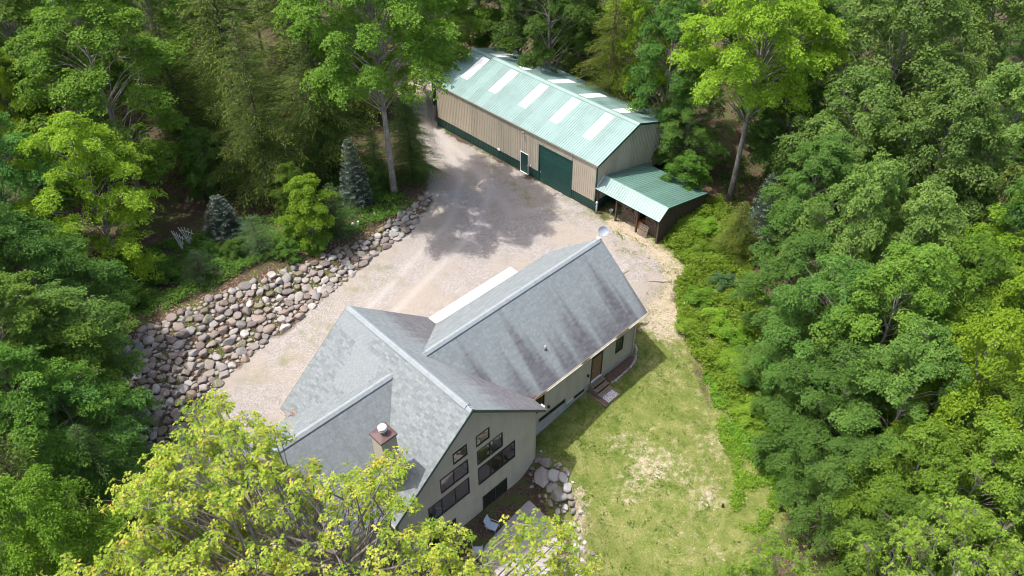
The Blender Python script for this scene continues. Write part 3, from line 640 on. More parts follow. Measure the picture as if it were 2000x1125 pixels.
# concrete apron and patio of separate slabs
def clip(poly, n, d):
    out = []
    for i in range(len(poly)):
        p, q = poly[i], poly[(i+1) % len(poly)]; dp = n[0]*p[0]+n[1]*p[1]-d; dq = n[0]*q[0]+n[1]*q[1]-d
        if dp <= 0: out.append(p)
        if dp*dq < 0: t_ = dp/(dp-dq); out.append((p[0]+t_*(q[0]-p[0]), p[1]+t_*(q[1]-p[1])))
    return out
def slabs(parent, outline, sx, sy, x0, y0, nx_, ny_, ztop, zb, mat, gap=.012, jit=0):
    for i in range(nx_):
        for j in range(ny_):
            c = [(x0+i*sx+gap, y0+j*sy+gap), (x0+(i+1)*sx-gap, y0+j*sy+gap), (x0+(i+1)*sx-gap, y0+(j+1)*sy-gap), (x0+i*sx+gap, y0+(j+1)*sy-gap)]
            for k in range(len(outline)):
                p, q = outline[k], outline[(k+1) % len(outline)]; n_ = (q[1]-p[1], -(q[0]-p[0]))
                c = clip(c, n_, n_[0]*p[0]+n_[1]*p[1])
                if len(c) < 3: break
            if len(c) < 3: continue
            zt = ztop+random.uniform(-jit, jit)
            MB().prism([(p[0], p[1], zb) for p in c], (0, 0, zt-zb)).build('slab', M[mat], parent)
AP = tag(empty('concrete_apron', (HX, HY, 0), HYAW), 'pale concrete apron in front of the garage side', 'apron', kind='structure')
slabs(AP, [(-2.95,7.9),(1.3,7.9),(1.3,16.32),(-2.95,16.32)], 4.25, 2.81, -2.95, 7.9, 1, 3, .06, -.2, 'concrete')
PT = tag(empty('patio', (HX, HY, 0), HYAW), 'grey concrete patio below the gable windows', 'patio', kind='structure')
slabs(PT, [(10.8,-5),(16.6,-5),(17.2,-1.0),(16.4,1.2),(15.3,2.8),(13.8,3.5),(12.2,3.6),(10.8,3.6)], 1.9, 1.9, 10.8, -5.3, 4, 5, -2.86, -3.3, 'patio', .015, .008)

# ------------------------------------------------------------------ barn
BL, BW, BE, BR = 20.553, 10.353, 4.621, 6.411
BSL = (BR-BE)/(BW/2); bk_ = math.sqrt(1+BSL*BSL)
def rib_panel(parent, mat, o, A, U, n, w, l0, l1, name, pitch=.229, rh=.024, b0=0., b1=0.):
    """ribbed sheet: A across, U along; rows start b0..b1, end l0..l1"""
    o, A, U, n = Vector(o), Vector(A), Vector(U), Vector(n); pr = []; k = max(1, round(w/pitch)); st = w/k
    for i in range(k):
        x = i*st; pr += [(x, rh), (x+.015, rh), (x+.032, 0), (x+st-.020, 0), (x+st-.006, rh*.95)]
    pr.append((w-.002, rh)); V = []; F = []
    for x, h in pr:
        f = x/w; V += [o+A*x+n*h+U*(b0+(b1-b0)*f), o+A*x+n*h+U*(l0+(l1-l0)*f)]
    for i in range(len(pr)-1): F.append((2*i, 2*i+2, 2*i+3, 2*i+1))
    return MB().add(V, F).build(name, M[mat], parent)
OH = .10
core = MB().prism([(.03,.03,-.3),(BW-.03,.03,-.3),(BW-.03,.03,BE-.05),(BW/2,.03,BR-.06),(.03,.03,BE-.05)], (0,BL-.06,0)); core.build('wall_core', M['green_metal'], BARN)
PW = .968; edges = [-OH, .38]
while edges[-1]+PW < BL+OH-.2: edges.append(edges[-1]+PW)
edges.append(BL+OH)
slen = (BW/2+OH)*bk_; sky_c = (2.80, 6.67, 10.55, 14.42, 18.29)
for side in (0, 1):
    if side == 0: o0 = Vector((-OH,0,BE-BSL*OH+.03)); U = Vector((1,0,BSL)).normalized(); A = Vector((0,-1,0)); n = Vector((-BSL,0,1)).normalized()
    else: o0 = Vector((BW+OH,0,BE-BSL*OH+.03)); U = Vector((-1,0,BSL)).normalized(); A = Vector((0,1,0)); n = Vector((BSL,0,1)).normalized()
    for e0, e1 in zip(edges[:-1], edges[1:]):
        w = e1-e0; st = o0+Vector((0, e1 if side == 0 else e0, 0)); cen = (e0+e1)/2
        skyl = any(abs(cen-c) < .3 for c in sky_c)
        s0, s1 = (1.75+OH)*bk_, (4.76+OH)*bk_
        if side == 1: s0 = (1.75+OH)*bk_
        if skyl:
            rib_panel(BARN, 'roof_green', st, A, U, n, w, s0, s0, 'roof_panel'); rib_panel(BARN, 'skylight', st+U*s0+n*.004, A, U, n, w, s1-s0, s1-s0, 'skylight_panel'); rib_panel(BARN, 'roof_green', st+U*s1, A, U, n, w, slen-s1, slen-s1, 'roof_panel')
        else: rib_panel(BARN, 'roof_green', st, A, U, n, w, slen, slen, 'roof_panel')
for y0, y1 in ((-OH-.02, 6.8), (6.8, 13.7), (13.7, BL+OH+.02)):
    z = BR+.085; d = .30
    MB().prism([(BW/2-d,y0,z-d*BSL-.01),(BW/2,y0,z),(BW/2+d,y0,z-d*BSL-.01),(BW/2+d,y0,z-d*BSL-.035),(BW/2,y0,z-.03),(BW/2-d,y0,z-d*BSL-.035)], (0,y1-y0-.004,0)).build('ridge_cap', M['roof_green'], BARN)
for y in (-OH-.03, BL+OH):
    for sg in (-1, 1):
        x0, x1 = BW/2, BW/2+sg*(BW/2+OH+.02); z0, z1 = BR+.075, BE-BSL*OH+.055
        MB().prism([(x0,y,z0),(x1,y,z1),(x1,y,z1-.2),(x0,y,z0-.2)], (0,.03,0)).build('rake_trim', M['green_metal'], BARN)
for x in (-OH-.005, BW+OH-.02): MB().box(x, x+.025, -OH, BL+OH, BE-.14, BE-.04).build('eave_trim', M['ribline'], BARN)
for x in (-OH+.02, BW+.02): MB().box(x, x+OH-.04, 0, BL, BE-.06, BE-.045).build('soffit', M['ribline'], BARN)
# front wall: tan panels, dark green wainscot, openings for two doors
OD = (2.816, 6.563, 3.69); MD = (7.98, 8.91, 2.07); WN = .93
cuts = sorted(set([round(k*.914, 3) for k in range(int(BL/.914)+1)]+[BL, OD[0]-.12, OD[1]+.12, MD[0]-.06, MD[1]+.06])); cuts = [c for i, c in enumerate(cuts)]
def wallcol(c0, c1, zlo, zhi, mat, name):
    rib_panel(BARN, mat, (0, c1, zlo), (0,-1,0), (0,0,1), (-1,0,0), c1-c0, zhi-zlo, zhi-zlo, name, rh=.022)
for c0, c1 in zip(cuts[:-1], cuts[1:]):
    if c1-c0 < .06: continue
    m = (c0+c1)/2
    if OD[0]-.12 < m < OD[1]+.12: wallcol(c0, c1, OD[2]+.12, BE-.05, 'tan_metal', 'wall_panel'); continue
    if MD[0]-.06 < m < MD[1]+.06: wallcol(c0, c1, MD[2]+.06, BE-.05, 'tan_metal', 'wall_panel'); continue
    wallcol(c0, c1, WN+.02, BE-.05, 'tan_metal', 'wall_panel'); wallcol(c0, c1, -.1, WN, 'green_metal', 'wainscot_panel')
MB().box(-.03, -.0, OD[1]+.12, BL, WN-.005, WN+.03).build('wainscot_trim', M['green_metal'], BARN)
# back and end walls
npan = 23
for k in range(npan): w = BL/npan; rib_panel(BARN, 'tan_metal', (BW, k*w, WN), (0,1,0), (0,0,1), (1,0,0), w, BE-.05-WN, BE-.05-WN, 'wall_panel'); rib_panel(BARN, 'green_metal', (BW, k*w, -.1), (0,1,0), (0,0,1), (1,0,0), w, WN+.08, WN+.08, 'wainscot_panel')
for y, A, n in ((0, 1, (0,-1,0)), (BL, -1, (0,1,0))):
    w = BW/12
    for k in range(12):
        x0 = k*w if A > 0 else BW-k*w; x1 = x0+A*w
        h = lambda x: BR-BSL*abs(x-BW/2)-.06-WN
        rib_panel(BARN, 'tan_metal', (x0, y, WN+.01), (A,0,0), (0,0,1), n, w, h(x0), h(x1), 'wall_panel'); rib_panel(BARN, 'green_metal', (x0, y, -.1), (A,0,0), (0,0,1), n, w, WN+.1, WN+.1, 'wainscot_panel')
for x, y in ((-.035,-.035),(-.035,BL-.07),(BW-.07,-.035),(BW-.07,BL-.07)): MB().box(x, x+.105, y, y+.105, -.1, BE-.05).build('corner_trim', M['green_metal'], BARN)
G = MB().box(-.05, .02, OD[0]-.12, OD[0], 0, OD[2]).box(-.05, .02, OD[1], OD[1]+.12, 0, OD[2]).box(-.05, .02, OD[0]-.12, OD[1]+.12, OD[2], OD[2]+.12).build('overhead_door', M['green_metal'], BARN)
for i in range(6):
    z0 = i*OD[2]/6; MB().box(-.015, .03, OD[0]+.003, OD[1]-.003, z0+.008, z0+OD[2]/6-.008).build('door_section', M['door_green'], G)
    for j in range(3): MB().box(-.021, -.015, OD[0]+.1, OD[1]-.1, z0+.10+j*.18, z0+.12+j*.18).build('door_groove', M['door_green'], G)
MB().box(-.06, -.02, OD[1]-.2, OD[1]-.14, 1.0, 1.12).build('handle', M['galv'], G)
Dm = MB().box(-.05, .02, MD[0]-.06, MD[0], 0, MD[2]).box(-.05, .02, MD[1], MD[1]+.06, 0, MD[2]).box(-.05, .02, MD[0]-.06, MD[1]+.06, MD[2], MD[2]+.06).build('walk_door', M['white'], BARN)
MB().box(-.02, .02, MD[0], MD[1], .06, MD[2]).build('door_leaf', M['door_green'], Dm); MB().box(-.09, .0, MD[0]-.02, MD[1]+.02, .0, .06).build('sill', M['white'], Dm)
MB().tube([(-.02,8.05,1.0),(-.07,8.05,1.0)], .03, 8).build('knob', M['galv'], Dm)
Lm = MB().box(-.06, -.02, 8.48, 8.64, 4.22, 4.36).build('flood_lamp', M['ribline'], BARN)
for dy in (-.1, .1): MB().tube([(-.06,8.56+dy*.4,4.28),(-.24,8.56+dy,4.22)], [.03,.075], 10).build('lamp_head', M['ribline'], Lm)
MB().box(-.10, -.02, 11.60, 11.90, .95, 1.14).build('outlet_box', M['white'], BARN)
MB().box(-.08, -.02, 7.55, 7.65, 1.1, 1.25).build('switch_box', M['white'], BARN)

# lean-to wood shed on the barn end (barn frame: y negative)
SH = empty('wood_shed', (BX, BY, 0), BYAW, 'open fronted firewood lean-to with green metal roof on the barn end', 'shed')
SY0, SY1 = -6.68, -.02; zr = 3.15; ze = 2.33; zb_ = 1.73; xb = 6.9
npn = 7; w = (SY1-SY0)/npn
Uf = Vector((1.02,0,zr-ze)); lf = Uf.length; Uf.normalize(); nf = Uf.cross(Vector((0,1,0))).normalized(); nf = nf if nf.z > 0 else -nf
Ub = Vector((xb-1.0,0,zb_-zr)); lb = Ub.length; Ub.normalize(); nb = Ub.cross(Vector((0,1,0))); nb = nb.normalized() if nb.z > 0 else -nb.normalized()
for k in range(npn):
    y0 = SY0+k*w
    rib_panel(SH, 'roof_green', (-.05, y0+w, ze), (0,-1,0), Uf, nf, w, lf, lf, 'roof_panel'); rib_panel(SH, 'shed_green', (1.0, y0, zr), (0,1,0), Ub, nb, w, lb, lb, 'roof_panel')
MB().prism([(.85,SY0-.02,zr-.09),(1.0,SY0-.02,zr+.04),(1.16,SY0-.02,zr-.0),(1.0,SY0-.02,zr+.012)], (0,SY1-SY0+.02,0)).build('ridge_cap', M['roof_green'], SH)
MB().prism([(-.07,SY0-.03,ze+.03),(1.0,SY0-.03,zr+.03),(xb,SY0-.03,zb_+.03),(xb,SY0-.03,zb_-.12),(1.0,SY0-.03,zr-.12),(-.07,SY0-.03,ze-.12)], (0,.03,0)).build('rake_trim', M['green_metal'], SH)
MB().prism([(-.07,SY1,ze+.06),(1.0,SY1,zr+.07),(1.0,SY1,zr+.005),(-.07,SY1,ze+.0)], (0,-.05,0)).build('flashing', M['white'], SH)
for y in (-.15, -2.2, -4.4, -6.55): MB().box(.1, .24, y-.07, y+.07, -.2, ze-.02+.1).build('post', M['oldwood'], SH)
for y in (-2.2, -4.4, -6.55): MB().box(xb-.3, xb-.16, y-.07, y+.07, -.2, zb_-.05).build('post', M['oldwood'], SH)
MB().box(.08, .26, SY0+.05, SY1, ze-.06, ze+.06).build('header', M['oldwood'], SH)
MB().prism([(-6.9*0+.17,-6.55,.1),(.10,-6.9,-.15),(.2,-6.9,-.15),(.27,-6.55,.1)], (0,.08,0)).build('brace', M['oldwood'], SH)
nbd = 42
for k in range(nbd):
    x = .3+k*(xb-.5)/nbd; zt = zr-.1-(x-1)*(zr-zb_)/(xb-1) if x > 1 else ze+(x+.05)*.78-.1
    o = MB().box(x, x+(xb-.5)/nbd-.015, SY0+.08, SY0+.105+random.uniform(0,.012), -.15-random.uniform(0,.05), zt-random.uniform(0,.03)).build('side_board', M['oldwood'], SH)
for k in range(30): y = SY0+.15+k*.215; MB().box(xb-.14, xb-.115, y, y+.2, -.15, zb_-.05).build('back_board', M['oldwood'], SH)
# ------------------------------------------------------------------ shed contents and small things round the barn
def barn_pt(v, u, z=0): c, s_ = cos(BYAW), sin(BYAW); return (BX+v*c-u*s_, BY+v*s_+u*c, z)
logs = []
for k in range(6):
    r = .085+.02*random.random(); n = random.choice((3, 4, 4, 7)); a0 = random.random()*6
    pr = [(0, r*cos(a0+2*pi*i/n)*random.uniform(.8,1.15), r*sin(a0+2*pi*i/n)*random.uniform(.8,1.15)) for i in range(n)]
    me = MB().prism(pr, (.42,0,0)).mesh('log'); me.materials.append(M['log']); logs.append(me)
for lab, v0, u0, nu, nz in (('tall split firewood stack behind the middle posts of the lean-to', 1.0, -3.9, 9, 8), ('split firewood stack at the boarded end of the lean-to', .9, -6.3, 8, 9), ('low firewood stack against the barn wall in the lean-to', 2.3, -1.9, 8, 5)):
    S = empty('firewood_stack', barn_pt(v0, u0), BYAW, lab, 'firewood')
    for i in range(nu):
        for j in range(nz):
            if j > nz-3 and random.random() < .35: continue
            o = link('log', random.choice(logs), S); o.location = (random.uniform(-.06,.06), .1+i*.19+(j % 2)*.09, .09+j*.165); o.rotation_euler = (random.random()*6, 0, random.uniform(-.08,.08))
DR = empty('rusty_drum', barn_pt(.85, -4.25, .30), BYAW, 'orange rusty steel drum lying among firewood in the lean-to', 'drum'); DR.rotation_euler = (0, -pi/2+.1, BYAW)
MB().lathe([(.28,-.8),(.29,-.79),(.29,-.55),(.305,-.53),(.29,-.51),(.29,-.25),(.305,-.23),(.29,-.21),(.29,-.02),(.295,0),(.27,0),(.265,-.02)], 20).build('shell', M['rust'], DR, True)
MB().lathe([(.035,-.02),(.035,0)], 10, (.17,0,0)).build('bung', M['galv'], DR)
PA = empty('pallet', barn_pt(.02, -5.1, .02), BYAW, 'weathered wooden pallet leaning against the lean-to post', 'pallet'); PA.rotation_euler = (0, radians(18), BYAW)
for k in range(6): MB().box(-.02, 0, -.45, .45, .02+k*.19, .13+k*.19).build('slat', M['wood'], PA)
for y in (-.44, -.03, .38): MB().box(.002, .09, y, y+.06, 0, 1.12).build('runner', M['wood'], PA)
BK = empty('bucket', barn_pt(.75, -1.25, 0), 0, 'white plastic bucket inside the open front of the lean-to', 'bucket')
MB().lathe([(.0,.012),(.13,.0),(.155,.36),(.165,.36),(.165,.385),(.15,.385),(.145,.36),(.12,.02),(0,.02)], 18).build('pail', M['white'], BK, True)
MB().tube([(.16*cos(q), 0.02, .34-.15*sin(q)) for q in np.linspace(0, pi, 9)], .006, 5).build('bail', M['galv'], BK)
VS = empty('vent_stack', barn_pt(-.12, -.32, 0), 0, 'grey upright pipe with rounded hood at the barn corner', 'pipe')
MB().tube([(0,0,-.1),(0,0,1.05)], .085, 12).build('pipe', M['galv'], VS, True); MB().lathe([(.10,.98),(.125,1.0),(.125,1.1),(.10,1.17),(.05,1.21),(0,1.22)], 14).build('hood', M['galv'], VS, True)

# white fan trellises in the undergrowth
for (px, py, rot, lab) in ((357,489,-.55,'white fan trellis leaning left in the undergrowth near the bright maple'), (372,480,-.35,'white fan trellis standing beside the small grey spruce')):
    x, y, z = atg(px, py); T = empty('garden_trellis', (x, y, z-.05), rot, lab, 'trellis')
    tips = []
    for k in range(5):
        q = (k-2)*.28; tip = Vector((.9*sin(q)*1.35, .0, 1.9*cos(q*.7))); tips.append(tip); MB().tube([(0.02*(k-2),0,0), tip*.55+Vector((.0,0,.1)), tip], .02, 5).build('slat', M['white'], T)
    for f, w in ((.46, .38), (.78, .68)): MB().tube([(-w, .03, 1.9*f-.06), (0, .03, 1.9*f+.02), (w, .03, 1.9*f-.06)], .02, 5).build('crossbar', M['white'], T)
for (px, py, h, lab) in ((690,443,.42,'larger white garden ornament under the pines'), (700,438,.34,'slim white garden ornament beside the larger one'), (732,420,.26,'small white globe on the grass below the tall trunk')):
    x, y, z = atg(px, py); o = empty('garden_ornament', (x, y, z), 0, lab, 'ornament')
    MB().lathe([(h*.28,0),(h*.3,h*.08),(h*.12,h*.14),(h*.1,h*.5)], 12).build('stem', M['white'], o, True); MB().lathe([(h*.1,h*.48),(h*.28,h*.58),(h*.33,h*.75),(h*.26,h*.93),(0,h)], 14).build('globe', M['white'], o, True)
# posts in the lawn
def post(px, py, h, r, mat, lab, lean):
    x, y, z = atg(px, py); o = MB().tube([(0,0,-.2),(lean*h*.5,0,h*.5),(lean*h,0,h-.02),(lean*h,0,h)], [r,r,r*.97,r*.8], 10).build('marker_post', M[mat]); o.location = (x, y, z); tag(o, lab, 'post')
post(1327, 606, .75, .06, 'white', 'white marker post at the edge of the bramble thicket', .35)
post(1522, 998, .55, .09, 'black', 'short dark post in the bare patch beside the woods', .1)
post(1411, 990, .3, .07, 'black', 'dark stub half hidden by weeds at the lawn edge', .0)
# patio furniture glimpsed through the leaves
def chair(a, b, rot, lab):
    c = empty('patio_chair', (*hwor(a, b), -2.86), HYAW+rot, lab, 'chair', 'patio chairs')
    MB().prism([(-.28,-.27,.40),(.30,-.27,.42),(.30,-.27,.45),(-.28,-.27,.43)], (0,.54,0)).build('seat', M['bluegrey'], c); MB().prism([(-.28,-.27,.44),(-.50,-.27,1.05),(-.47,-.27,1.06),(-.25,-.27,.44)], (0,.54,0)).build('backrest', M['bluegrey'], c)
    for x, y in ((-.3,-.3),(.3,-.3),(-.3,.3),(.3,.3)): MB().tube([(x,y,0),(x*.95,y,.62)], .018, 6).build('leg', M['galv'], c)
    for y in (-.3, .3): MB().tube([(-.42,y,.62),(.3,y,.62)], .02, 6).build('armrest', M['galv'], c)
chair(11.9, .5, .4, 'blue grey patio chair nearest the gable wall'); chair(12.5, -1.3, 2.4, 'blue grey patio chair under the oak branches')
x, y, z = atg(1222, 532); o = MB().box(-.35, .35, -.07, .07, 0, .05).build('plank', M['wood']); o.location = (x, y, z+.03); o.rotation_euler = (0, 0, .7); tag(o, 'short grey plank on the dry grass beside the wing roof', 'plank')
x, y, z = atg(1284, 552); o = MB().tube([(-1.1,0,.06),(-.3,.1,.08),(.5,.0,.05),(1.2,.25,.1)], [.03,.04,.035,.015], 6).build('fallen_branch', M['bark']); o.location = (x, y, z); tag(o, 'thin fallen branch on the bare ground near the brambles', 'branch')
# garden hose from the foundation tap
hp = [(Wf+.02,9.26,.1),(Wf+.12,9.28,-.2),(Wf+.15,9.25,-.6),(Wf+.22,9.2,-.86),(Wf+.5,9.0,-.93)]
o = MB().tube([Vector((*hwor(p[0], p[1]), p[2])) for p in hp], .016, 6).build('garden_hose', worn('hose_green', (.03,.22,.13), .5)); tag(o, 'thin green garden hose hanging from the wing foundation', 'hose')

# ------------------------------------------------------------------ stones
def stone_mesh(seed, sub=2):
    import bmesh
    b = bmesh.new(); bmesh.ops.create_icosphere(b, subdivisions=sub, radius=1); r = np.random.RandomState(seed)
    K = r.randn(12, 3); K /= np.linalg.norm(K, axis=1)[:, None]; Dd = r.uniform(.52, .88, 12)
    for v in b.verts:
        p = np.array(v.co)
        for k, d in zip(K, Dd):
            e = p@k-d
            if e > 0: p = p-k*e*.95
        v.co = Vector(p*(1+.025*r.randn())*1.15)
    me = bpy.data.meshes.new('stone'); b.to_mesh(me); b.free(); me.polygons.foreach_set('use_smooth', [True]*len(me.polygons)); return me
SM = [stone_mesh(i, 3) for i in range(10)]; SMS = [stone_mesh(i+20, 2) for i in range(10)]; SMP = [m.copy() for m in SM]
for m in SM: m.materials.append(M['stone'])
for m in SMP: m.materials.append(M['pale_stone'])
def pile(parent, poly, n, r0, r1, seed, pool, sink=.25, gap=.80, first=()):
    """stones packed by dart throwing, big ones first; returns (x,y,r) list"""
    r = np.random.RandomState(seed); P = np.array(poly); lo, hi = P.min(0), P.max(0); pts = list(first); tries = 0
    C = r.uniform(lo, hi, (60000, 2)); C = C[inside(poly, C[:, 0], C[:, 1])]
    X = np.array([(p[0], p[1], p[2]) for p in pts]).reshape(-1, 3)
    for i, (x, y) in enumerate(C):
        f = i/len(C); rr = r0+(r1-r0)*(1-f)**2.2*r.uniform(.55, 1)
        if len(X) and (np.hypot(X[:, 0]-x, X[:, 1]-y) < (X[:, 2]+rr)*gap).any(): continue
        X = np.vstack([X, [x, y, rr]])
        if len(X) >= n: break
    return X
BANK_OUT = [(-7.5, 58.6), (-11.7, 52.3), (-17.7, 47.3), (-23.9, 42.6), (-27.9, 39.2), (-26.8, 36.4), (-25.0, 33.5), (-23.4, 29.5), (-22.5, 26.5)]
RIP = BANK_IN[1:9]+BANK_OUT[::-1]
RB = empty('stone_bank', (-17, 44, 0), 0, 'sloping bank of rounded field stones between driveway and woods', 'stone bank')
X = pile(RB, RIP, 900, .12, .36, 5, SM, gap=.95)
X = X[(np.random.RandomState(4).rand(len(X)) > .10) | (X[:, 2] > .28)]
X = X[np.argsort(-X[:, 2])]; zz = terrain(X[:, 0], X[:, 1]); rr = np.random.RandomState(8); rest = MB()
for i, (x, y, r) in enumerate(X):
    sc = np.array([r*rr.uniform(.95, 1.35), r*rr.uniform(.85, 1.1), r*rr.uniform(.55, .8)]); rot = (rr.uniform(-.25,.25), rr.uniform(-.25,.25), rr.uniform(0, 6.28))
    if i < 300:
        o = link('stone', SM[rr.randint(10)], RB); o.location = (x+17, y-44, zz[i]+r*.25); o.scale = sc*1.12; o.rotation_euler = rot
    else:
        me = SMS[rr.randint(10)]; Mx = Matrix.Translation((x+17, y-44, zz[i]+r*.2)) @ Matrix.Rotation(rot[2], 4, 'Z') @ Matrix.Diagonal((*sc, 1))
        rest.add([Mx @ v.co for v in me.vertices], [tuple(p.vertices) for p in me.polygons])
tag(rest.build('small_stones', M['stone'], RB, True), kind='stuff')
# boulder wall beside the patio
RW = empty('boulder_wall', (*hwor(13, 5), -1.5), 0, 'boulders and pale rocks stepping down from lawn to patio', 'boulder wall')
bw = [(1048,898,.42),(1066,905,.62),(1060,938,.95),(1082,930,.55),(1100,935,.50),(1078,955,.6),(1093,968,.85),(1108,952,.55),(1112,972,.42),(1118,985,.4),(1104,992,.4),(1120,1000,.34),(1126,1014,.3),(1118,1025,.34),(1130,1035,.28),(1040,915,.25),(1036,928,.22),(1044,940,.25),(1038,952,.2),(1132,1052,.26),(1122,1060,.3),(1136,1072,.28),(1126,1084,.34),(1138,1096,.3),(1124,1108,.36),(1136,1118,.3),(1090,912,.3),(1075,985,.4),(1090,1000,.3),(1112,1042,.3),(1142,1060,.2),(1116,1075,.3),(1116,1096,.26),(1148,1112,.25),(1130,1130,.4)]
bw += [(1040+random.uniform(-8,70)+k*1.6, 900+k*5.2+random.uniform(-18,18), random.uniform(.14,.3)) for k in range(44)]
for k, (px, py, r) in enumerate(bw):
    x, y, z = atg(px, py); pale = k > 12 and k not in (15,16,17,18) and rr.rand() < .75
    o = link('stone', (SMP if pale else SM)[rr.randint(10)], RW); b0 = RW.location; o.location = (x-b0[0], y-b0[1], z-b0[2]+r*.2); o.scale = (r*.74, r*.58*rr.uniform(.8,1.2), r*.42); o.rotation_euler = (rr.uniform(-.3,.3), rr.uniform(-.3,.3), rr.uniform(0,6.28))
litter_zone = [hwor(*q) for q in ((10.8,6.2),(12.6,6.4),(15,5.0),(18,3.6),(18,2.6),(14.6,3.9),(11,4.2))]
ED = empty('stone_edging', (*hwor(10, 15), -.5), 0, 'row of small pale stones edging the bed at the wing corner', 'stone edging')
ep = [(9.2,17.1),(9.55,16.85),(9.84,16.45),(10.1,16.05),(10.28,15.6),(10.37,15.1),(10.38,14.6),(10.40,14.1),(10.42,13.5),(10.36,13.1)]
for i in range(len(ep)-1):
    for f in (0, .35, .7):
        a = ep[i][0]+(ep[i+1][0]-ep[i][0])*f; b = ep[i][1]+(ep[i+1][1]-ep[i][1])*f; x, y = hwor(a, b); r = rr.uniform(.06, .11)
        o = link('stone', SMP[rr.randint(10)], ED); b0 = ED.location; o.location = (x-b0[0], y-b0[1], tz(x, y)-b0[2]+.04); o.scale = (r*1.2, r, r*.7); o.rotation_euler = (0, 0, rr.uniform(0,6.28))
bed = [hwor(*q) for q in ((Wf,12.9),(Wf,16.3),(9.5,16.6),(10.2,15.7),(10.3,14.6),(10.33,13.2))]
mb = MB(); mb.add([(q[0], q[1], tz(*q)+.05) for q in bed], [tuple(range(6))]); tag(mb.build('mulch_bed', worn('red_mulch', (.13,.075,.052), .95, amt=.5, scale=6)), 'reddish mulch bed along the wing wall', 'bed', kind='structure')
# ------------------------------------------------------------------ foliage generators (all numpy)
def unit(v): return v/(np.linalg.norm(v, axis=-1, keepdims=True)+1e-9)
UP = np.array([0, 0, 1.])
def leaves(P, N, T, L, W, tint, fold=.12):
    """one folded diamond quad per leaf"""
    N = unit(N); T = unit(T-N*(T*N).sum(-1, keepdims=True)); S = np.cross(N, T); L = np.asarray(L)[:, None]; W = np.asarray(W)[:, None]
    V = np.stack([P, P+T*L*.45+S*W*.5+N*L*fold, P+T*L-N*L*.05, P+T*L*.45-S*W*.5+N*L*fold], 1)
    n = len(P); return V.reshape(-1, 3), np.arange(n*4).reshape(n, 4), np.repeat(tint, 4)
def lobed(P, N, T, L, tint):
    """lobed oak or maple leaf: two quad strips either side of the midrib"""
    N = unit(N); T = unit(T-N*(T*N).sum(-1, keepdims=True)); S = np.cross(N, T); n = len(P); L = np.asarray(L)[:, None]
    mid = [(0,0),(.42,0),(.72,0),(1,0)]
    pts = [(0,0,0),(.20,.36,.10),(.42,.10,.05),(.68,.36,.06),(.74,.08,0),(1,0,-.12),(.74,-.08,0),(.68,-.36,.06),(.42,-.10,.05),(.20,-.36,.10),(.42,0,0)]
    V = np.stack([P+T*L*a+S*L*b+N*L*c for a, b, c in pts], 1)
    q = np.array([(0,1,2,10),(10,2,3,4),(10,4,5,6),(10,6,7,8),(0,10,8,9)])
    F = (np.arange(n)[:, None, None]*11+q[None]).reshape(-1, 4); return V.reshape(-1, 3), F, np.repeat(tint, 11)
def join(parts):
    V, F, T = [], [], []; o = 0
    for v, f, t in parts: V.append(v); F.append(f+o); T.append(t); o += len(v)
    return np.concatenate(V), np.concatenate(F), np.concatenate(T)
def sprays(r, C, R, out, n, flat=.65, lo=.62, hi=1.08, spread=1.0):
    """n spray centres over the upper and outer shell of a clump at C; returns pos, normal"""
    g = r.randn(n, 3)*spread; d = unit(g+.75*UP+.55*out); rad = r.uniform(lo, hi, (n, 1))*R
    off = d*rad*np.array([1, 1, flat]); al = (off*out).sum(-1, keepdims=True); off = off*np.array([.88, .88, 1])+out*np.maximum(al, 0)*.75-UP*.16*np.maximum(al, 0)**2
    return C+off, unit(.75*UP+.55*d+.22*r.randn(n, 3)), d

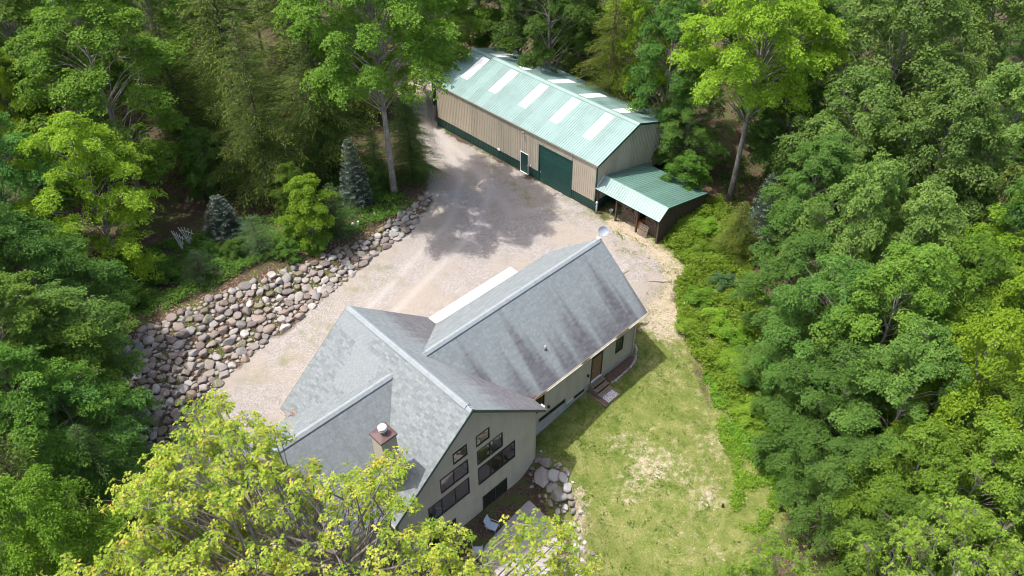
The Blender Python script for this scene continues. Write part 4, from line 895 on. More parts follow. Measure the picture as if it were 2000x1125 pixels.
def broad_tree(seed, H=18., R=5.2, base=.22, nclump=74, per=48, nleaf=22, leaf=.165, kind='maple', prof=None, rc=(.15,.29), droop=.25, sides=6, trunk_r=.26, gaps=.13, flat=.65):
    r = np.random.RandomState(seed); mb = MB(); parts = []
    wig = r.randn(2)*.25; tp = [(wig[0]*(t**2)*1.2, wig[1]*(t**2)*1.2, H*.86*t) for t in np.linspace(0, 1, 9)]
    mb.tube([(0, 0, -.4)]+tp[1:], [trunk_r*1.25]+[trunk_r*(1-.86*t) for t in np.linspace(0, 1, 9)[1:]], 9)
    tpos = lambda z: np.array([wig[0]*(min(1, z/(H*.86))**2)*1.2, wig[1]*(min(1, z/(H*.86))**2)*1.2, z])
    gold = pi*(3-5**.5); ph = r.rand()*6
    # uneven outline: a few big lobes pushed out, a few pulled in
    la = r.rand(6)*6.28; lz = r.rand(6); lw = r.uniform(-.38, .36, 6)
    for i in range(nclump):
        t = (i+.5)/nclump; t = t**.92; zf = base+(1-base)*(t*.94+.03)
        pr = prof(t) if prof else max(.1, (math.sin(pi*min(1, (t*.86+.13)**.82)))**.75)
        ang = ph+gold*i+r.randn()*.25; q = 1+sum(w*math.exp(-((t-z_)/.22)**2)*max(0, cos(ang-a_))**2 for w, z_, a_ in zip(lw, lz, la))
        inner = r.rand() < .28
        rad = R*pr*q*(r.uniform(.35, .65) if inner else r.uniform(.78, 1.0)); rcl = R*r.uniform(*rc)*(.75+.35*pr)
        if gaps and r.rand() < gaps: continue
        c = np.array([cos(ang)*rad, sin(ang)*rad, zf*H-rcl*.3+r.randn()*.25]); out = unit(np.array([cos(ang), sin(ang), .15]))
        zs = max(base*H*.75, c[2]-rad*r.uniform(.45, .9)-.4); s0 = tpos(min(zs, H*.82)); m1 = s0*.5+c*.5+np.array([0, 0, rad*.10]); m2 = c+np.array([0, 0, -rcl*.2])
        lr = max(.02, trunk_r*.24*(1-.55*t)); mb.tube([s0, s0*.75+m1*.25+np.array([0,0,.05]), m1, m2], [lr, lr*.85, lr*.6, .018], sides, False)
        ns = int(per*(rcl/(R*.22))**1.6*r.uniform(.8, 1.2)); ns = max(8, ns)
        if inner: ns = int(ns*.6)
        sp, sn, d = sprays(r, c, rcl, out, ns, flat*r.uniform(.65, 1.15), .55, 1.17)
        for k in range(0, ns, 3): mb.tube([m2, (m2+sp[k])/2+np.array([0,0,.03]), sp[k]], [.016, .011, .006], 3, False)
        ct = r.uniform(.25, .7); st = np.repeat(r.rand(ns), nleaf); n = ns*nleaf
        Pc = np.repeat(sp, nleaf, 0); Nc = np.repeat(sn, nleaf, 0); u = unit(np.cross(Nc, r.randn(n, 3))); rho = np.sqrt(r.rand(n, 1))*(.20+.10*rcl)
        P = Pc+u*rho-UP*rho*droop*rho; N = Nc+.38*r.randn(n, 3); T = u+.5*r.randn(n, 3)-.35*UP
        L = leaf*r.uniform(.7, 1.25, n); tint = np.clip(.46*ct+.30*st+.24*r.rand(n), 0, 1)
        parts.append(leaves(P, N, T, L, L*r.uniform(.70, 1.0, n), tint))
    for k in range(5 if H > 10 else 0):          # bare dead limbs with forked twigs
        a = r.rand()*6.28; z0 = H*r.uniform(base*.8, .75); L_ = R*r.uniform(.55, .95); e = np.array([cos(a)*L_, sin(a)*L_, z0+L_*r.uniform(.1, .5)]); s0 = tpos(z0); m1 = (s0+e)/2+r.randn(3)*.25
        mb.tube([s0, m1, e], [.05, .035, .012], 5, False)
        for q in range(7): b0 = m1+(e-m1)*r.rand(); b1 = b0+r.randn(3)*np.array([.7, .7, .4]); mb.tube([b0, (b0+b1)/2+r.randn(3)*.08, b1], [.014, .010, .005], 3, False)
    V, F, T = join(parts); return mb, (V, F, T)

def rosette_tree(seed, H=19., R=8.5, base=.45, nclump=70, per=42, nleaf=9, leaf=.24, trunk_r=.30, rc=(.13,.2), prof=None, centres=None):
    """sparse crown of big drooping lobed leaves in terminal rosettes on pale twigs"""
    r = np.random.RandomState(seed); mb = MB(); parts = []; gold = pi*(3-5**.5); ph = r.rand()*6
    mb.tube([(0,0,-.5),(0,0,H*.2),(.2,.1,H*.5),(.3,.3,H*.8)], [trunk_r*1.3, trunk_r, trunk_r*.7, .08], 10)
    for i in range(nclump):
        t = (i+.5)/nclump; pr = prof(t) if prof else math.sin(pi*min(1, (t*.8+.18)))**.6; ang = ph+gold*i+r.randn()*.3
        rad = R*pr*r.uniform(.35, 1.03) if r.rand() < .5 else R*pr*r.uniform(.8, 1.05); rcl = R*r.uniform(*rc); zf = base+(1-base)*t
        c = np.array([cos(ang)*rad, sin(ang)*rad, zf*H-rcl*.3+r.randn()*.5])
        if centres is not None: c = np.array(centres[i][:3]); rcl = centres[i][3]; rad = math.hypot(c[0], c[1]); ang = math.atan2(c[1], c[0])
        out = unit(np.array([cos(ang), sin(ang), .2]))
        s0 = np.array([.1, .1, max(base*H*.5, c[2]-rad*r.uniform(.8, 1.1)-1.5)]); m1 = s0*.35+c*.65+np.array([r.randn()*.5, r.randn()*.5, -.9-rad*.06])
        lr = .02+.03*(1-t); mb.tube([s0, (s0+m1)/2+np.array([0,0,.1]), m1, c], [lr*1.6, lr*1.3, lr, .02], 6, False)
        ns = max(10, int(per*r.uniform(.7, 1.3))); sp, sn, d = sprays(r, c, rcl, out, ns, .6, .35, 1.15)
        for k in range(ns):
            kk = (c+sp[k])/2+r.randn(3)*.06
            mb.tube([c, kk, sp[k]], [.015, .011, .006], 3, False)
        n = ns*nleaf; Pc = np.repeat(sp, nleaf, 0); Nc = np.repeat(sn, nleaf, 0); a = np.tile(np.arange(nleaf)/nleaf*2*pi, ns)+np.repeat(r.rand(ns)*6, nleaf)+r.randn(n)*.25
        e1 = unit(np.cross(Nc, np.array([.3, .9, .1]))); e2 = np.cross(Nc, e1); u = e1*np.cos(a)[:, None]+e2*np.sin(a)[:, None]
        off = r.uniform(0, .22, (n, 1)); P = Pc+u*off*.6-Nc*off*.5; dr = r.uniform(.05, .75, (n, 1)); T = u-dr*UP*.9; N = Nc+.65*u*dr+.3*r.randn(n, 3)
        L = leaf*r.uniform(.65, 1.15, n); tint = np.clip(.18*r.uniform(.2, .8)+.46*np.repeat(r.rand(ns), nleaf)+.42*r.rand(n), 0, 1); parts.append(lobed(P, N, T, L, tint))
    return mb, join(parts)

def conifer(seed, H=17., R=4.0, levels=50, per=7, droop=.35, base=.06, tw=.40, ndl=.21, wid=.044, kind='hemlock', ragged=.36, tip=.30, dens=1.0):
    r = np.random.RandomState(seed); mb = MB(); parts = []
    mb.tube([(0,0,-.4),(0,0,H*.5),(.05,.05,H*.98)], [.016*H, .010*H, .015], 8)
    for i in range(levels):
        t = i/(levels-1); z = H*(base+(1-base)*t**.95*.98); Lm = R*(1-t)**.78*(.55+.45*min(1, (t+.04)/.15))+.25
        for k in range(per if t < .8 else max(3, per-2)):
            a = k*2*pi/per+i*2.4+r.randn()*.3; Lb = Lm*r.uniform(1-ragged*1.6, 1+ragged*.6); m = max(4, int(Lb/.22*dens)); s = np.linspace(.12, 1, m)
            rise = r.uniform(-.05, .2) if kind != 'pine' else r.uniform(.1, .4)
            bz = z+Lb*(rise*s-droop*s**2.2); dx, dy = cos(a), sin(a); bend = r.randn()*.12
            ax = np.stack([dx*s*Lb-dy*bend*Lb*s**2, dy*s*Lb+dx*bend*Lb*s**2, bz], -1)
            mb.tube([(0,0,z), ax[m//2], ax[-1]], [.012+.006*Lb, .008+.003*Lb, .004], 4, False)
            side = np.array([-dy, dx, 0]); fw = unit(np.array([dx, dy, rise-droop*1.2]))
            ct = r.rand()
            for sg in (-1, 1):
                ll = tw*Lb*(1-s*.72)*r.uniform(.6, 1.15, m)+.14                    # side twig lengths
                nn = np.maximum(2, (ll/ndl*1.5).astype(int)); idx = np.repeat(np.arange(m), nn); f = np.concatenate([(np.arange(q)+.2)/q for q in nn])
                dirv = unit(side*sg*.8+fw*.75)[None]; P = ax[idx]+dirv*(ll[idx]*f)[:, None]-UP*(.35*(ll[idx]*f)**1.5)[:, None]*(1 if kind == 'hemlock' else -.15)
                n = len(P); P = P+r.randn(n, 3)*.035; T = dirv+.32*r.randn(n, 3)+fw*.35-UP*(.35 if kind == 'hemlock' else -.25); N = UP+.45*r.randn(n, 3)+fw*.2
                L = ndl*r.uniform(.8, 1.6, n); tint = np.clip(.14+.20*ct+.24*r.rand(n)+(tip*(f > .72) if kind != 'spruce' else 0)+tip*.95*(s[idx] > (.86 if kind != 'spruce' else .90)), 0, 1)
                parts.append(leaves(P, N, T, L, np.full(n, wid)*r.uniform(.8, 1.5, n), tint, .03))
    return mb, join(parts)

PROTO = {}
def proto(name, gen, bark_='bark'):
    mb, (V, F, T) = gen; tm = mb.mesh('trunk'); tm.materials.append(M[bark_]); tm.polygons.foreach_set('use_smooth', [True]*len(tm.polygons))
    cm = fast_mesh('crown', V, F, {'tint': T}); cm.materials.append(M['maple'])
    z = V[:, 2]; rad = np.percentile(np.hypot(V[:, 0], V[:, 1]), 96); PROTO[name] = (tm, cm, float(np.percentile(z, 99.5)), float(rad), float(np.percentile(z, 4)))
topheavy = lambda t: max(.12, math.sin(pi*min(1, t*.70+.27))**.7)
proto('maple_a', broad_tree(1)); proto('maple_b', broad_tree(2, base=.16, nclump=82, per=44)); proto('maple_c', broad_tree(3, H=19, R=5.0, base=.25, nclump=80, rc=(.16,.26)))
proto('maple_d', broad_tree(4, H=16, R=5.6, base=.12, nclump=70, rc=(.21,.33), per=40))
proto('maple_e', broad_tree(14, H=14, R=5.2, base=.10, nclump=72, rc=(.17,.34), per=40, nleaf=20, flat=.38, droop=.5, gaps=.18))
proto('oak_a', broad_tree(5, H=18, R=6.0, base=.2, nclump=100, per=48, nleaf=17, leaf=.20, rc=(.14,.25), droop=.4)); proto('oak_b', broad_tree(6, H=17, R=5.6, base=.15, nclump=95, per=48, nleaf=17, leaf=.20, rc=(.14,.26), droop=.4))
proto('tall', broad_tree(7, H=23, R=6.4, base=.46, nclump=115, per=66, nleaf=17, leaf=.18, rc=(.14,.23), trunk_r=.34, prof=topheavy))
proto('sapling', broad_tree(8, H=6.5, R=2.2, base=.12, nclump=34, per=30, nleaf=15, leaf=.14, rc=(.24,.36), trunk_r=.07))
proto('shrub', broad_tree(9, H=2.2, R=1.3, base=.05, nclump=16, per=22, nleaf=14, leaf=.13, rc=(.30,.46), trunk_r=.03))
FG_OUT = [(205,960),(262,905),(330,850),(365,770),(395,728),(440,735),(470,785),(545,800),(585,850),(560,905),(600,900),(605,862),(640,862),(655,905),(690,905),(705,872),(745,870),(800,872),(815,890),(790,955),(840,1010),(850,968),(905,968),(895,1025),(960,1010),(1000,965),(1040,975),(1080,985),(1120,1000),(1140,1060),(1190,1080),(1230,1300),(60,1300),(60,1100),(215,1050)]
def to_px(x, y, z):
    X, Y, Z = x, y, z-CAM_H; d = Y*CP-Z*SP; u = Y*SP+Z*CP; xx, yy = CAM_F*X/d, -CAM_F*u/d; c_, s_ = cos(CAM_ROLL), sin(CAM_ROLL); return 1000+c_*xx-s_*yy, 562.5+s_*xx+c_*yy
FGX, FGY = -6.9, 16.0; FGZ = tz(FGX, FGY)-.1; fr = np.random.RandomState(5); fgc = []
def fill_crown(n, ymax, zc, tries=20000):
    for _ in range(tries):
        q = fr.randn(3); q /= np.linalg.norm(q); k = fr.rand()**.45; p = np.array([q[0]*11.5, q[1]*10.5, abs(q[2])*6.5])*k
        if fr.rand() < .5: ra, rq = math.sqrt(fr.rand()), fr.rand()*6.283; p = np.array([cos(rq)*ra*12.5, sin(rq)*ra*10, 6.5*math.sqrt(1-ra*ra*.95)*fr.uniform(.72, 1)])
        w = np.array([FGX+p[0], FGY+p[1], zc+p[2]]); rc_ = fr.uniform(.45, .85); px, py = to_px(*w)
        if py > ymax: continue
        m = (rc_+.15)*CAM_F/35
        if not all(inside(FG_OUT, np.array([px+dx]), np.array([py+dy]))[0] for dx, dy in ((-m,0),(m,0),(0,-m),(-m*.6,-m*.6),(m*.6,-m*.6))): continue
        if any((abs(w[0]-c[0])**2+abs(w[1]-c[1])**2+(1.6*(w[2]-c[2]))**2)**.5 < .66*(rc_+c[3]) for c in fgc): continue
        fgc.append((*w, rc_))
        if len(fgc) >= n: return
fill_crown(90, 1000, 11.0, 60000); fill_crown(390, 2000, 10.0, 90000)
fgl = [(c[0]-FGX, c[1]-FGY, c[2]-FGZ, c[3]) for c in fgc]
proto('rosette', rosette_tree(10, nclump=len(fgl), per=11, nleaf=8, leaf=.18, centres=fgl, base=.4), 'twig'); print('foreground clumps', len(fgl))
proto('rosette_b', rosette_tree(12, H=15, R=5.2, base=.3, nclump=58, per=34, rc=(.16,.26), leaf=.185, nleaf=10), 'twig')
proto('hemlock_a', conifer(20), 'bark_dark'); proto('hemlock_b', conifer(21, H=18, R=4.4, levels=46, ragged=.48), 'bark_dark')
proto('cedar', conifer(22, H=9, R=2.5, levels=34, per=6, droop=.15, tw=.42, ndl=.17, ragged=.3), 'bark_dark')
proto('spruce', conifer(23, H=7, R=1.5, levels=15, per=13, droop=.02, tw=.26, ndl=.10, wid=.045, kind='spruce', ragged=.05, tip=.55, dens=1.6), 'bark_dark')
proto('pine', conifer(24, H=7, R=2.2, levels=17, per=6, droop=-.05, tw=.32, ndl=.22, wid=.03, kind='pine', ragged=.2, tip=.12, dens=1.1), 'bark_dark')

trs = np.random.RandomState(77)
def tree(name, kind, mat, x, y, h, r, label, cat='tree', group=None, rot=None, dz=-.1):
    tm, cm, H, R, zb = PROTO[kind]; e = empty(name, (x, y, tz(x, y)+dz), trs.rand()*6.28 if rot is None else rot, label, cat, group)
    sx, sz = r/R, h/H
    tr = link('trunk', tm, e); cr = link('crown', cm, e)
    for o in (tr, cr): o.scale = (sx, sx, sz)
    cr.material_slots[0].link = 'OBJECT'; cr.material_slots[0].material = M[mat]; return e
def tpx(name, kind, mat, px, py, zc, h, r, label, **kw):      # (px,py,zc): where the middle of the crown stands
    x, y = at(px, py, zc); return tree(name, kind, mat, x, y, h, r, label, **kw)
# ------------------------------------------------------------------ trees: the ones that can be told apart
MT, HT, OT, ST_, PT_ = 'maple_tree', 'hemlock_tree', 'oak_tree', 'spruce_tree', 'pine_tree'
T_ = tpx
# woods on the left
T_(MT, 'maple_a', 'maple_warm', 195, 170, 12, 20, 6.6, 'large mid green maple filling the upper left of the woods')
T_(MT, 'maple_c', 'maple', 45, 110, 12, 20, 6.2, 'mid green maple at the far upper left corner')
T_(MT, 'maple_b', 'maple_dark', 130, -10, 12, 20, 6.0, 'dark maple behind the large upper left maple')
T_(MT, 'maple_c', 'maple', 285, 25, 12, 21, 5.4, 'maple at the top edge beside the dark hemlocks')
T_(MT, 'maple_e', 'maple_bright', 185, 405, 7, 13, 5.2, 'bright yellow green maple left of the white trellises', rot=1.0)
T_(MT, 'maple_e', 'maple_bright', 30, 250, 8, 15, 4.2, 'yellow green maple at the left edge below the corner maple')
T_(MT, 'maple_a', 'maple_cool', 15, 400, 8, 15, 4.6, 'cool green maple at the left edge beside the bright maple')
T_(MT, 'maple_d', 'maple_cool', 90, 590, 6.5, 12, 4.6, 'cool green maple spreading towards the left end of the stone bank')
T_(MT, 'maple_e', 'maple_cool', 20, 560, 8, 14, 4.4, 'dense cool green maple on the left edge at mid height')
T_(MT, 'maple_c', 'maple_cool', 150, 720, 6, 11, 3.8, 'cool green maple overhanging the left end of the stones')
T_(MT, 'maple_a', 'maple', 35, 720, 8, 14, 4.6, 'mid green maple on the left edge below the bank')
T_(MT, 'maple_d', 'maple_cool', 165, 860, 5.5, 10, 3.8, 'cool green maple beside the lower stones')
T_(MT, 'maple_b', 'maple', 80, 850, 7, 12, 4.0, 'dark maple low on the left edge')
T_(HT, 'hemlock_b', 'edge_fir', 215, 960, 4, 9, 2.8, 'dark evergreen between the lower stones and the foreground oak')
T_(HT, 'cedar', 'hemlock', 55, 975, 7, 11, 2.8, 'olive hemlock with feathery branches near the lower left corner')
T_(MT, 'maple_d', 'pale', 130, 1085, 9, 14.5, 3.6, 'bright green maple in the lower left corner')
T_(MT, 'maple_a', 'pale', 25, 1120, 9, 14, 3.0, 'bright green maple cut by the lower left corner')
T_(HT, 'hemlock_a', 'hemlock', 450, 130, 9, 20, 4.8, 'tall dark hemlock right of the upper left maple')
T_(HT, 'hemlock_b', 'hemlock', 570, 70, 9, 21, 4.8, 'tall dark hemlock left of the tall trunked maple')
T_(HT, 'hemlock_a', 'hemlock', 395, 10, 10, 22, 4.6, 'dark hemlock at the top edge')
T_(HT, 'hemlock_b', 'hemlock', 505, 255, 7, 16, 4.2, 'shaggy hemlock above the grey spruce')
T_(HT, 'hemlock_a', 'hemlock', 625, 205, 8, 17, 4.2, 'dark hemlock behind the blue spruce')
T_(HT, 'hemlock_b', 'hemlock', 345, 190, 8, 17, 3.6, 'narrow hemlock between the maples and the hemlock stand')
T_(HT, 'hemlock_a', 'hemlock', 690, 60, 9, 20, 4.2, 'dark hemlock behind the tall trunked maple')
T_(MT, 'sapling', 'maple_dark', 625, 290, 4, 8, 2.6, 'dark green sapling below the hemlocks left of the blue spruce')
T_(MT, 'sapling', 'maple_dark', 400, 330, 3.5, 7, 2.4, 'dark sapling in deep shade above the trellises')
tree(MT, 'tall', 'maple_warm', -10.3, 58.2, 23.5, 6.8, 'tall maple with bare pale trunk standing at the driveway bend', rot=2.2)
T_(MT, 'maple_c', 'maple_warm', 935, 40, 6, 14, 5.2, 'green maple overhanging the far end of the barn roof')
T_(MT, 'maple_a', 'maple_warm', 835, 20, 10, 18, 4.8, 'green maple at the top edge left of the barn')
T_(HT, 'hemlock_a', 'edge_fir', 800, 285, 3.5, 9.5, 2.5, 'dark fir behind the tall bare trunk at the driveway edge')
T_(HT, 'cedar', 'edge_fir', 735, 330, 2.6, 6, 1.7, 'small fir left of the tall bare trunk')
T_(MT, 'sapling', 'maple_bright', 605, 425, 3.2, 6.2, 2.4, 'bright green young maple above the stone bank')
T_(MT, 'sapling', 'maple', 575, 385, 3.4, 6.0, 1.6, 'pale tipped sapling behind the bright young maple')
T_(ST_, 'spruce', 'spruce', 692, 355, 3.0, 6.6, 1.25, 'slender blue spruce with pale layered branches')
T_(ST_, 'spruce', 'spruce', 437, 440, 1.9, 3.9, 1.45, 'small grey spruce beside the white trellises')
T_(PT_, 'pine', 'pine', 655, 430, 2.4, 5.2, 1.9, 'soft needled pine between young maple and blue spruce')
T_(PT_, 'pine', 'pine', 505, 480, 1.8, 3.6, 1.7, 'young pine above the middle of the stone bank')
T_(PT_, 'pine', 'pine', 395, 540, 1.6, 3.0, 1.5, 'low pine below the white trellises')
# behind the barn
T_(MT, 'maple_a', 'maple_dark', 1075, 45, 9, 18, 5.0, 'dark maple behind the middle of the barn roof')
T_(MT, 'maple_b', 'maple_dark', 1010, -20, 10, 19, 5.0, 'dark maple at the top edge behind the barn ridge')
T_(HT, 'hemlock_b', 'cedar', 1195, 120, 8, 16, 3.6, 'olive hemlock standing right behind the barn')
T_(MT, 'maple_c', 'maple_cool', 1135, 95, 5, 10, 3.0, 'cool green maple between barn roof and olive hemlock')
T_(MT, 'maple_d', 'maple_dark', 1160, -15, 9, 18, 5.0, 'dark maple at the top edge above the olive hemlock')
T_(MT, 'maple_b', 'maple_bright', 1285, 25, 12, 20, 4.6, 'bright maple at the top edge right of the olive hemlock')
T_(MT, 'maple_a', 'maple_cool', 1310, 130, 9, 16, 4.0, 'cool green maple between olive hemlock and bright maple')
tree(MT, 'tall', 'maple_bright', 19.2, 57.8, 21.5, 5.8, 'bright yellow green maple with leaning bare trunk right of the barn', rot=.6)
T_(MT, 'maple_c', 'maple_bright', 1530, 40, 12, 20, 4.6, 'bright maple at the top edge behind the leaning trunk')
T_(MT, 'maple_d', 'maple_dark', 1345, 245, 4.5, 9.5, 3.6, 'dark green maple pressed against the barn gable end')
T_(MT, 'maple_b', 'maple_dark', 1500, 215, 3.5, 9, 3.2, 'shaded maple behind the leaning trunk')
T_(MT, 'maple_a', 'maple_dark', 1545, 250, 6, 12, 4.2, 'shaded maple between leaning trunk and grey green oaks')
T_(MT, 'sapling', 'maple', 1345, 345, 2.6, 5.0, 2.0, 'sapling growing over the back corner of the wood shed')
T_(HT, 'cedar', 'cedar', 1445, 440, 2.8, 5.4, 1.9, 'yellow green cedar right of the wood shed')
T_(ST_, 'spruce', 'spruce', 1497, 395, 4.0, 7, 1.25, 'bluish spruce tucked behind the yellow green cedar')
# woods on the right
T_(OT, 'oak_a', 'oak', 1745, 130, 13, 21, 7.0, 'tall grey green oak in the upper right woods', rot=.3)
T_(OT, 'oak_b', 'oak', 1925, 70, 13, 21, 6.4, 'grey green oak at the upper right edge')
T_(OT, 'oak_a', 'oak', 1660, 300, 9, 16, 5.0, 'grey green oak below the tall upper right oak', rot=2)
T_(OT, 'oak_b', 'oak', 1830, 330, 11, 18, 5.6, 'broad olive oak in the middle of the right woods', rot=1)
T_(OT, 'oak_a', 'oak', 1960, 290, 12, 19, 5.6, 'olive oak at the right edge below the corner oak', rot=4)
T_(MT, 'maple_c', 'maple_cool', 1580, 420, 7, 14, 3.6, 'cool green maple right of the bluish spruce')
T_(OT, 'oak_b', 'oak', 1670, 470, 9, 16, 4.0, 'oak crown right of the brambles at mid height', rot=3)
T_(OT, 'oak_a', 'maple_cool', 1560, 560, 5.5, 11, 3.5, 'cool green oak overhanging the bramble thicket', rot=5)
T_(OT, 'oak_b', 'oak', 1780, 500, 9, 15, 4.4, 'dense oak in the centre of the right woods', rot=.5)
T_(HT, 'hemlock_a', 'hemlock', 1915, 470, 7, 14, 3.6, 'dark hemlock in a gap of the right woods')
T_(MT, 'maple_a', 'maple_bright', 1990, 490, 10, 16, 3.8, 'bright maple cut by the right edge')
T_(MT, 'maple_d', 'maple_cool', 1550, 690, 4, 8.5, 3.0, 'low cool green maple between brambles and right woods')
T_(MT, 'maple_b', 'maple_cool', 1620, 640, 7, 13, 4.0, 'cool green maple behind the low maple', rot=2)
T_(MT, 'maple_c', 'maple', 1740, 640, 9, 16, 3.9, 'round crowned maple in the centre right woods')
T_(MT, 'maple_e', 'maple_warm', 1880, 600, 9, 15, 4.2, 'mid green maple below the dark hemlock gap')
T_(MT, 'maple_b', 'maple_bright', 1985, 650, 9, 15, 3.8, 'bright green maple at the right edge at mid height')
T_(MT, 'maple_e', 'maple_cool', 1640, 790, 5.5, 11, 3.8, 'cool green maple right of the lawn', rot=1)
T_(MT, 'maple_c', 'maple_cool', 1765, 790, 8, 14.5, 3.5, 'cool green maple with domed clumps right of the lawn', rot=4)
T_(MT, 'maple_e', 'maple_bright', 1900, 760, 9.5, 16, 4.1, 'sunlit layered maple in the lower right woods', rot=3)
T_(MT, 'maple_b', 'maple_warm', 1990, 840, 9, 14, 3.4, 'mid green maple at the lower right edge')
T_(MT, 'sapling', 'maple_cool', 1570, 860, 2.5, 5.5, 2.4, 'low leafy maple at the lower edge of the lawn')
T_(MT, 'maple_d', 'maple_cool', 1660, 930, 4.5, 9, 3.0, 'cool green maple above the bare track at the bottom', rot=3)
T_(MT, 'maple_e', 'maple_warm', 1790, 930, 6.5, 11.5, 3.5, 'maple with layered branches above the lower right oak', rot=2)
T_(MT, 'maple_a', 'maple_warm', 1910, 930, 8, 13, 3.6, 'sunlit maple behind the pale lower right oak', rot=5)
T_(MT, 'maple_b', 'maple', 1765, 1060, 5.5, 10, 3.0, 'green maple between the two pale oaks at the bottom')
T_(OT, 'rosette_b', 'pale', 1900, 1110, 11, 15, 4.0, 'pale yellow green oak in the lower right corner', rot=1.2)
T_(OT, 'rosette_b', 'pale', 1535, 1125, 9, 13, 3.3, 'pale yellow green oak at the bottom right of the lawn', rot=3.4)
# the oak in the foreground
fg = tree(OT, 'rosette', 'foreground', FGX, FGY, PROTO['rosette'][2], PROTO['rosette'][3], 'large yellow green oak in the foreground hiding part of the house', rot=0)
T_(OT, 'rosette_b', 'foreground', 330, 1110, 12, 16, 4.2, 'yellow green oak crown left of the foreground oak', rot=5)
# unseen depth of the woods: trees that only close the gaps between the crowns above
LG, RG = 'trees deep in the left woods', 'trees deep in the right woods'
for k, (x, y) in enumerate(((-62,92),(-52,98),(-42,95),(-32,98),(-22,96),(-13,97),(-3,95),(-58,80),(-47,84),(-37,84),(-27,84),(-18,82),(-55,68),(-46,66),(-44,54),(-40,46),(-38,36),(-34,28))):
    tree(MT, ('maple_a','maple_b','maple_c','maple_d')[k % 4], 'maple_dark', x+trs.uniform(-2,2), y+trs.uniform(-2,2), trs.uniform(14, 19), trs.uniform(4.2, 5.2), 'dark maple deep in the woods beyond the front trees on the left', group=LG)
for k, (x, y) in enumerate(((8,92),(18,95),(28,96),(38,98),(50,96),(14,80),(25,80),(36,82),(47,84),(58,86),(28,66),(38,68),(48,70),(30,54),(40,56),(50,58),(32,44),(40,46),(30,36),(36,34),(33,24))):
    tree(MT, ('maple_a','maple_b','maple_c','maple_d')[(k+1) % 4], 'maple_dark', x+trs.uniform(-2,2), y+trs.uniform(-2,2), trs.uniform(12, 17), trs.uniform(4.0, 5.0), 'dark maple deep in the woods beyond the front trees on the right', group=RG)

# shrubs along the wood edges
for k, (px, py, h, r, mat, lab) in enumerate(((460,500,1.6,1.1,'under','dark shrub above the stone bank below the grey spruce'), (560,500,1.5,1.2,'under','leafy shrub below the bright young maple'), (330,545,1.6,1.3,'under','shrub in front of the white trellises'),
    (270,590,1.4,1.2,'under','low shrub at the top left of the stone bank'), (235,545,2.0,1.4,'maple_dark','dark shrub under the bright maple'), (410,505,1.3,1.0,'maple_dark','dark shrub right of the trellises'), (620,490,1.2,.9,'maple','green shrub at the edge of the stones'),
    (1335,450,1.2,1.2,'bramble','bright shrub in front of the wood shed end'), (1380,455,1.5,1.3,'bramble','bright shrub left of the yellow green cedar'), (1405,560,1.3,1.1,'pine','dark juniper in the middle of the brambles'), (1335,560,1.0,.9,'bramble','bright shrub at the tip of the brambles'),
    (1400,640,1.5,1.3,'bramble','bright shrub in the centre of the brambles'), (1425,720,1.4,1.3,'bramble','bright shrub at the lower end of the brambles'), (1480,760,1.6,1.4,'maple_cool','cool green shrub under the low maple'), (1500,880,1.1,1.0,'bramble','bright shrub above the dark lawn post'), (1345,640,.9,1.2,'bramble','bright low shrub at the lawn edge of the brambles'), (1365,500,1.2,1.2,'bramble','bright shrub between wood shed and bramble tip'), (1365,590,1.3,1.3,'bramble','bright shrub just below the white marker post'), (1440,680,1.7,1.5,'bramble','tall bright shrub against the low maple'), (1460,820,1.3,1.3,'bramble','bright shrub where brambles meet the lower lawn'))):
    x, y, z = atg(px, py); tree('shrub', 'shrub', mat, x, y, h, r, lab, cat='shrub')

# ------------------------------------------------------------------ ground cover
def cover(name, poly, n, mat, seed, h0, h1, leaf, nleaf, label, cat, patch=1.2, thr=.42, spread=.22):
    r = np.random.RandomState(seed); P = np.array(poly); lo, hi = P.min(0), P.max(0); C = r.uniform(lo, hi, (n*6, 2))
    C = C[inside(poly, C[:, 0], C[:, 1])]; d = fbm(C[:, 0]*patch, C[:, 1]*patch, 3)+.12*(r.rand(len(C))-.5); C = C[d > thr][:n]; m = len(C)
    hh = (h0+(h1-h0)*np.clip((fbm(C[:, 0]*.8+40, C[:, 1]*.8, 3)-.25)*2, 0, 1))*r.uniform(.35, 1, m)
    B = np.stack([C[:, 0], C[:, 1], terrain(C[:, 0], C[:, 1])+hh], -1); k = m*nleaf
    Pc = np.repeat(B, nleaf, 0); u = r.randn(k, 3); u[:, 2] *= .35; u = unit(u); Pp = Pc+u*(np.sqrt(r.rand(k, 1))*spread); L = leaf*r.uniform(.6, 1.3, k)
    v, f, t = leaves(Pp, UP+.5*r.randn(k, 3), u-.2*UP+.3*r.randn(k, 3), L, L*r.uniform(.55, .85, k), np.clip(.5*np.repeat(r.rand(m), nleaf)+.5*r.rand(k), 0, 1))
    me = fast_mesh(name, v, f, {'tint': t}); me.materials.append(M[mat]); return tag(link(name, me), label, cat, kind='stuff')
W2 = lambda pts, z=-.6: [at(q[0], q[1], z) for q in pts]
cover('bramble_thicket', BRAM, 9000, 'bramble', 31, .2, 1.35, .15, 9, 'bright green bramble thicket along the right edge of the lawn', 'brambles', thr=.30)
cover('edge_brush', W2(((1370,740),(1440,740),(1510,810),(1570,890),(1620,960),(1560,1010),(1490,930),(1420,850)), -1), 2400, 'bramble', 37, .1, .8, .14, 9, 'bright leafy brush between the lawn and the right woods', 'brush', thr=.33)
cover('weeds', W2(((1420,760),(1500,800),(1540,880),(1560,960),(1480,1040),(1420,1020),(1440,930),(1400,850)), -1), 2000, 'bramble', 32, .05, .5, .12, 8, 'patchy green weeds between lawn and lower right woods', 'weeds', thr=.44)
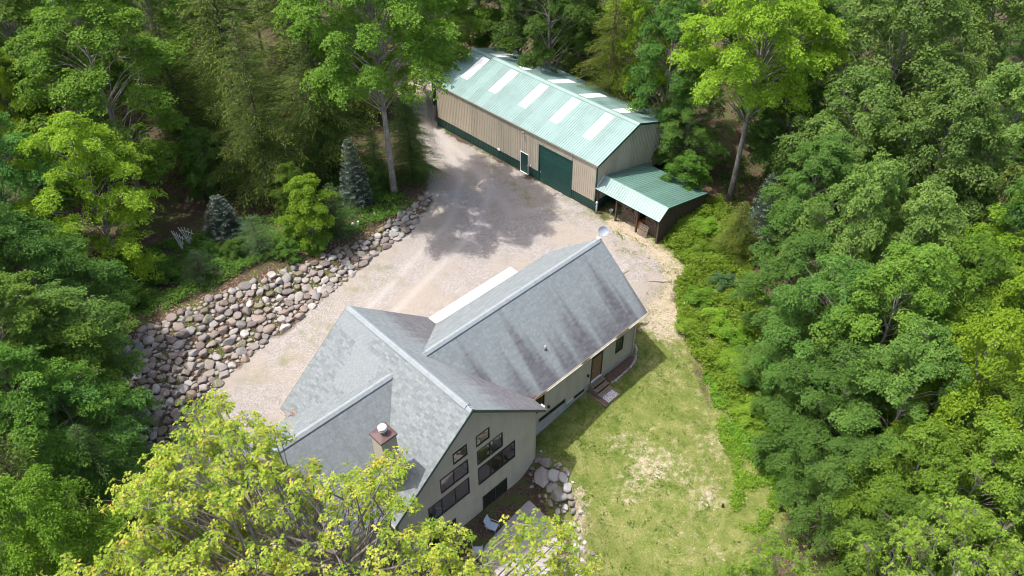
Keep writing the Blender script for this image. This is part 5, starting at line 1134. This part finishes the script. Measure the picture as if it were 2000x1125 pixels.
cover('undergrowth', W2(((205,668),(330,608),(520,514),(700,442),(806,386),(760,340),(600,400),(450,440),(300,480),(200,560)), 1), 6200, 'under', 33, .08, .75, .14, 8, 'shaded green undergrowth above the stone bank', 'undergrowth', thr=.35)
cover('shade_undergrowth', [(-45,60),(-12,60),(-14,75),(-45,80)], 1200, 'under', 34, .1, .7, .2, 7, 'sparse undergrowth in deep shade under the hemlocks', 'undergrowth')
cover('right_undergrowth', [(15,30),(30,24),(34,60),(20,66),(17,50)], 1800, 'under', 35, .1, .9, .2, 7, 'shaded undergrowth under the right woods', 'undergrowth')
cover('bank_weeds', RIP, 260, 'under', 36, .05, .3, .11, 9, 'small weeds sprouting between the bank stones', 'weeds', thr=.5, spread=.16)
cover('lawn_weeds', LAWN, 420, 'under', 38, .03, .18, .10, 8, 'small dark weeds scattered over the lawn', 'weeds', thr=.40, spread=.15)
def grass(name, n, seed, dens, label, h=(.04,.13)):
    r = np.random.RandomState(seed); lo = np.array([-12, 14]); hi = np.array([22, 62]); C = r.uniform(lo, hi, (n*5, 2)); C = C[dens(C[:, 0], C[:, 1]) > r.rand(len(C))][:n]; nb = 4
    hh = r.uniform(*h, len(C))*(.6+.9*fbm(C[:, 0]*1.3, C[:, 1]*1.3, 3)); B = np.repeat(np.stack([C[:, 0], C[:, 1], terrain(C[:, 0], C[:, 1])], -1), nb, 0); k = len(B); hh = np.repeat(hh, nb)
    u = r.randn(k, 3); u[:, 2] = 0; u = unit(u); P = B+u*r.uniform(0, .05, (k, 1)); T = UP*.45+u*r.uniform(.6, 1.3, (k, 1)); N = UP+.35*r.randn(k, 3)-u*.25
    v, f, t = leaves(P, N, T, hh*1.5, np.full(k, .026)*r.uniform(.7, 1.6, k), np.clip(np.repeat(fbm(C[:, 0]*.7, C[:, 1]*.7, 3), nb)*.9+.5*(r.rand(k)-.4), 0, 1))
    me = fast_mesh(name, v, f, {'tint': t}); me.materials.append(M['grass']); return tag(link(name, me), label, 'grass', kind='stuff')
grass('lawn_grass', 30000, 41, lambda x, y: np.clip(.5+sdist(LAWN, x, y)/1.5, 0, 1)*np.clip((fbm(x*.8, y*.8, 4)-.30)*3, 0, 1), 'short yellow green grass tufts on the lawn', (.025,.075))
wl_ = [[at(*q) for q in p] for p in (((935,300),(985,345),(1040,395),(1120,430),(1180,430)), ((856,252),(1040,350),(1158,420)), ((740,520),(770,545)), ((560,700),(640,640)))]
grass('driveway_grass', 4200, 42, lambda x, y: np.clip(sum(np.exp(-(pdist(l, x, y)/.5)**2) for l in wl_), 0, 1)*np.clip((fbm(x*1.5, y*1.5, 3)-.3)*3, 0, 1), 'sparse grass growing in the gravel driveway', (.03,.10))
def litter(name, n, seed, dens, label, sz=.075):
    r = np.random.RandomState(seed); C = r.uniform((-30, 14), (22, 64), (n*8, 2)); C = C[dens(C[:, 0], C[:, 1]) > r.rand(len(C))][:n]; k = len(C)
    P = np.stack([C[:, 0], C[:, 1], terrain(C[:, 0], C[:, 1])+.045], -1); u = r.randn(k, 3); u[:, 2] *= .2
    v, f, t = leaves(P, UP+.35*r.randn(k, 3), u, np.full(k, sz)*r.uniform(.6, 1.4, k), np.full(k, sz*.7), r.rand(k)); me = fast_mesh(name, v, f, {'tint': t}); me.materials.append(M['deadleaf']); return tag(link(name, me), label, 'leaves', kind='stuff')
sl_ = [at(q[0], q[1], -.8) for q in ((1200,440),(1270,500),(1275,560),(1290,620),(1330,700),(1380,800),(1390,880),(1385,950),(1340,1050))]; rw_ = [at(q[0], q[1], -1.6) for q in ((1070,890),(1110,930),(1135,990),(1150,1100))]
litter('fallen_leaves', 9000, 51, lambda x, y: np.clip(.6*np.exp(-(pdist(sl_, x, y)/1.7)**2)+.035*inside(GRAVEL, x, y)+np.exp(-(pdist(rw_, x, y)/.45)**2)+.10*inside(LAWN, x, y), 0, 1), 'pale dead leaves strewn over lawn and bare ground')
litter('boulder_leaf_litter', 1600, 53, lambda x, y: inside(litter_zone, x, y)*.9, 'dead leaves caught between the patio boulders', .10)
litter('bank_leaf_litter', 14000, 52, lambda x, y: inside(RIP, x, y)*.8+.9*np.exp(-(pdist(BANK_OUT, x, y)/1.0)**2), 'brown leaf litter between and above the bank stones', .10)
